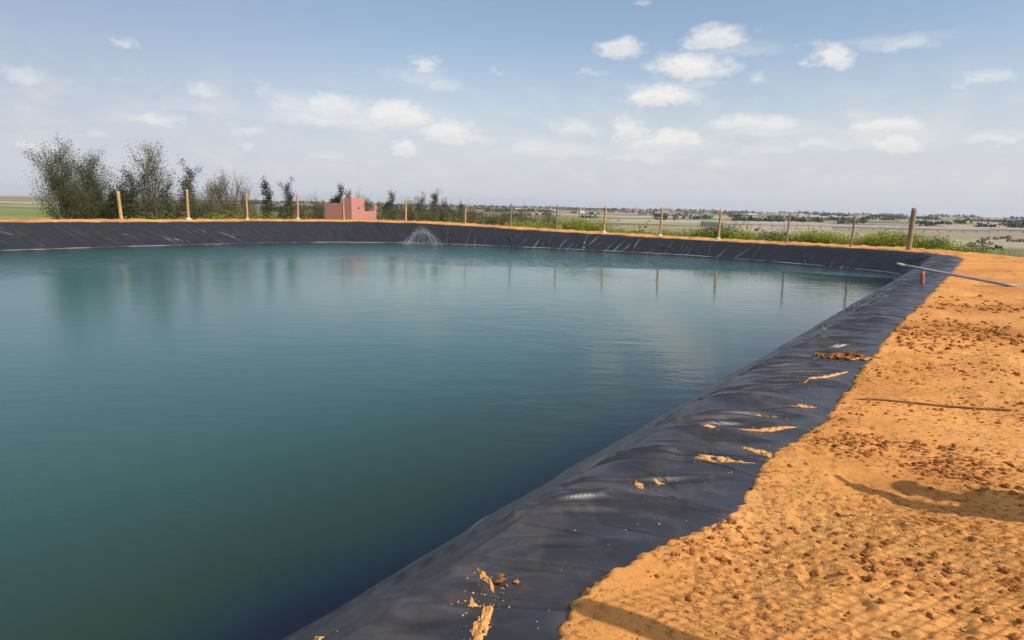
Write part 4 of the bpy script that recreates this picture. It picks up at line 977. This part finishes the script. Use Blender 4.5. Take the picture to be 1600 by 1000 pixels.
# azimuth, elevation, half width, half height (degrees), opacity
CLOUDS = [
 (8.73, 13.17, 2.39, 0.88, 0.75),
 (16.38, 13.59, 2.92, 1.01, 0.8),
 (14.33, 11.60, 3.71, 1.19, 0.95),
 (12.26, 9.40, 3.91, 0.95, 0.95),
 (24.88, 11.86, 2.02, 0.96, 0.8),
 (23.55, 12.66, 1.06, 0.68, 0.35),
 (29.56, 12.29, 2.57, 0.69, 0.5),
 (19.95, 10.49, 0.91, 0.55, 0.5),
 (-7.76, 11.47, 1.43, 0.79, 0.65),
 (-6.31, 10.14, 1.76, 0.70, 0.4),
 (-1.16, 11.20, 0.59, 0.43, 0.35),
 (-25.00, 8.47, 1.87, 0.69, 0.6),
 (-30.59, 11.09, 0.82, 0.50, 0.5),
 (-28.22, 6.02, 1.60, 0.53, 0.6),
 (-22.15, 5.78, 1.68, 0.46, 0.55),
 (-22.44, 4.54, 0.87, 0.26, 0.45),
 (-18.67, 7.97, 2.84, 1.03, 0.45),
 (-15.41, 7.93, 2.89, 1.16, 0.7),
 (-16.46, 6.87, 3.15, 0.63, 0.6),
 (-10.19, 7.54, 3.33, 1.13, 0.88),
 (-5.86, 6.41, 3.01, 1.09, 0.8),
 (-3.94, 5.89, 2.31, 0.60, 0.6),
 (-20.82, 8.78, 1.11, 0.61, 0.3),
 (-9.68, 4.81, 1.09, 0.66, 0.75),
 (5.14, 6.96, 2.29, 0.76, 0.55),
 (9.77, 6.67, 1.73, 1.19, 0.65),
 (12.99, 5.99, 2.58, 0.91, 0.85),
 (10.68, 4.74, 3.27, 0.87, 0.4),
 (1.61, 5.38, 3.20, 0.72, 0.45),
 (19.75, 7.12, 4.12, 0.82, 0.75),
 (29.07, 6.73, 3.25, 0.72, 0.8),
 (30.05, 5.36, 2.00, 0.67, 0.75),
 (25.06, 5.54, 2.50, 0.50, 0.4),
 (27.07, 7.55, 2.67, 0.68, 0.3),
 (17.50, 4.23, 1.59, 0.48, 0.3),
 (-16.03, 4.09, 1.92, 0.48, 0.3),
 (10.01, 16.40, 0.71, 0.35, 0.4),
 (-32.55, 4.59, 0.84, 0.42, 0.4),
 (20.87, 5.32, 2.58, 0.72, 0.35),
 (-36.24, 8.09, 1.75, 0.61, 0.5),
 (-35.56, 3.48, 2.03, 0.45, 0.4),
 (34.41, 9.62, 1.77, 0.66, 0.5),
 (36.01, 5.50, 2.22, 0.53, 0.5),
 (-12.83, 7.42, 9.86, 1.28, 0.5),
 (12.75, 5.68, 5.65, 1.08, 0.4),
 (29.35, 6.08, 5.02, 1.24, 0.4),
 (20.27, 6.72, 5.91, 1.03, 0.4),
 (-25.97, 7.18, 5.40, 0.59, 0.2),
 (4.11, 5.10, 6.07, 0.77, 0.3),
 (29.04, 12.64, 4.37, 0.46, 0.3),
 (17.82, 12.78, 4.27, 0.80, 0.3),
 (-8.03, 10.57, 3.19, 1.17, 0.25),
 (6.32, 11.29, 1.38, 0.27, 0.3),
 (15.03, 10.28, 2.33, 0.36, 0.35),
]
acc = None; shade = None
for a, e, hw, hh, op in CLOUDS:
    e0 = e - hh * 0.35
    sc = (1 / hw, 1 / (hh * 1.35), 1 / (hh * 0.62))
    v = wn('ShaderNodeVectorMath', {0: pw, 1: sc, 2: (-a * sc[0], -e0 * sc[1], -e0 * sc[2])}, operation='MULTIPLY_ADD').outputs[0]
    v2 = wn('ShaderNodeVectorMath', {0: v, 1: (50, 50, 0)}, operation='MINIMUM').outputs[0]
    v3 = wn('ShaderNodeVectorMath', {0: v2, 1: (-50, 0, -50)}, operation='MAXIMUM').outputs[0]
    d = wn('ShaderNodeVectorMath', {0: v3}, operation='LENGTH').outputs['Value']
    al = wr(d, 1.15 if op > .6 else 1.25, 0.42 if op > .6 else 0.0, 0.0, op)
    acc = al if acc is None else wm('MAXIMUM', acc, al)
    if op > 0.5:
        lo = wm('MULTIPLY', al, wr(wn('ShaderNodeSeparateXYZ', {0: v}).outputs[1], 0.35, -0.5, 0, 1))
        shade = lo if shade is None else wm('MAXIMUM', shade, lo)
tex = wr(n2.outputs['Fac'], 0.28, 0.60, 0.84, 1.0)
alpha = wm('MULTIPLY', acc, tex)
# thin veil of far cumulus near the horizon
veil = wm('MULTIPLY', wr(n1.outputs['Fac'], 0.42, 0.70, 0, 0.45), wm('MULTIPLY', wr(el, 0.6, 2.5), wr(el, 12.5, 6.0)))
base = wmix(veil, base, lit((0.76, 0.74, 0.74)))
ccol = wmix(wm('MULTIPLY', shade, 0.75), lit((0.93, 0.91, 0.88)), lit((0.68, 0.66, 0.68)))
fin = wmix(alpha, base, ccol)
T.links.new(fin, bg.inputs[0]); bg.inputs[1].default_value = STR

# ------------------------------------------------------------------ sun, air, camera
sl = bpy.data.lights.new('sun', 'SUN'); sl.energy = 4.2; sl.angle = math.radians(0.5); sl.color = (1.0, 0.94, 0.85)
so = bpy.data.objects.new('sun', sl); COL.objects.link(so)
sd_ = Vector((SUN_XY[0] * math.cos(SUN_EL), SUN_XY[1] * math.cos(SUN_EL), math.sin(SUN_EL)))
so.rotation_euler = sd_.to_track_quat('Z', 'Y').to_euler(); so.location = (30, -20, 40)
if HAZE > 0:
    b = MB(); b.box((0, 0, -5), (11400, 11400, 130)); hm = b.mesh('haze')
    mt = bpy.data.materials.new('haze_air'); mt.use_nodes = True; mt.node_tree.nodes.clear()
    o_ = mt.node_tree.nodes.new('ShaderNodeOutputMaterial'); v_ = mt.node_tree.nodes.new('ShaderNodeVolumePrincipled')
    v_.inputs['Color'].default_value = (0.86, 0.89, 0.95, 1); v_.inputs['Density'].default_value = HAZE; v_.inputs['Anisotropy'].default_value = 0.2
    mt.node_tree.links.new(v_.outputs[0], o_.inputs['Volume'])
    tag(link('haze', hm, mt), kind='stuff')
cd = bpy.data.cameras.new('camera'); cam = bpy.data.objects.new('camera', cd); COL.objects.link(cam)
cd.sensor_width = 36; cd.lens = 22.5; cd.clip_start = 0.05; cd.clip_end = 30000
pitch = math.atan(176 / 1000.0); roll = math.atan(0.0216)
R = Matrix.Rotation(math.radians(90) - pitch, 4, 'X') @ Matrix.Rotation(roll, 4, 'Z')
cam.matrix_world = Matrix.Translation((0, 0, CAM_Z)) @ R
SC.camera = cam
vs = SC.view_settings; vs.view_transform = 'Standard'; vs.look = 'None'; vs.gamma = 1.0; vs.exposure = 0.0; vs.use_curve_mapping = False
SC.render.engine = 'CYCLES'
cy = SC.cycles; cy.max_bounces = 6; cy.diffuse_bounces = 3; cy.glossy_bounces = 3; cy.transmission_bounces = 3; cy.volume_bounces = 0; cy.transparent_max_bounces = 6
cy.use_denoising = True; cy.caustics_reflective = False; cy.caustics_refractive = False
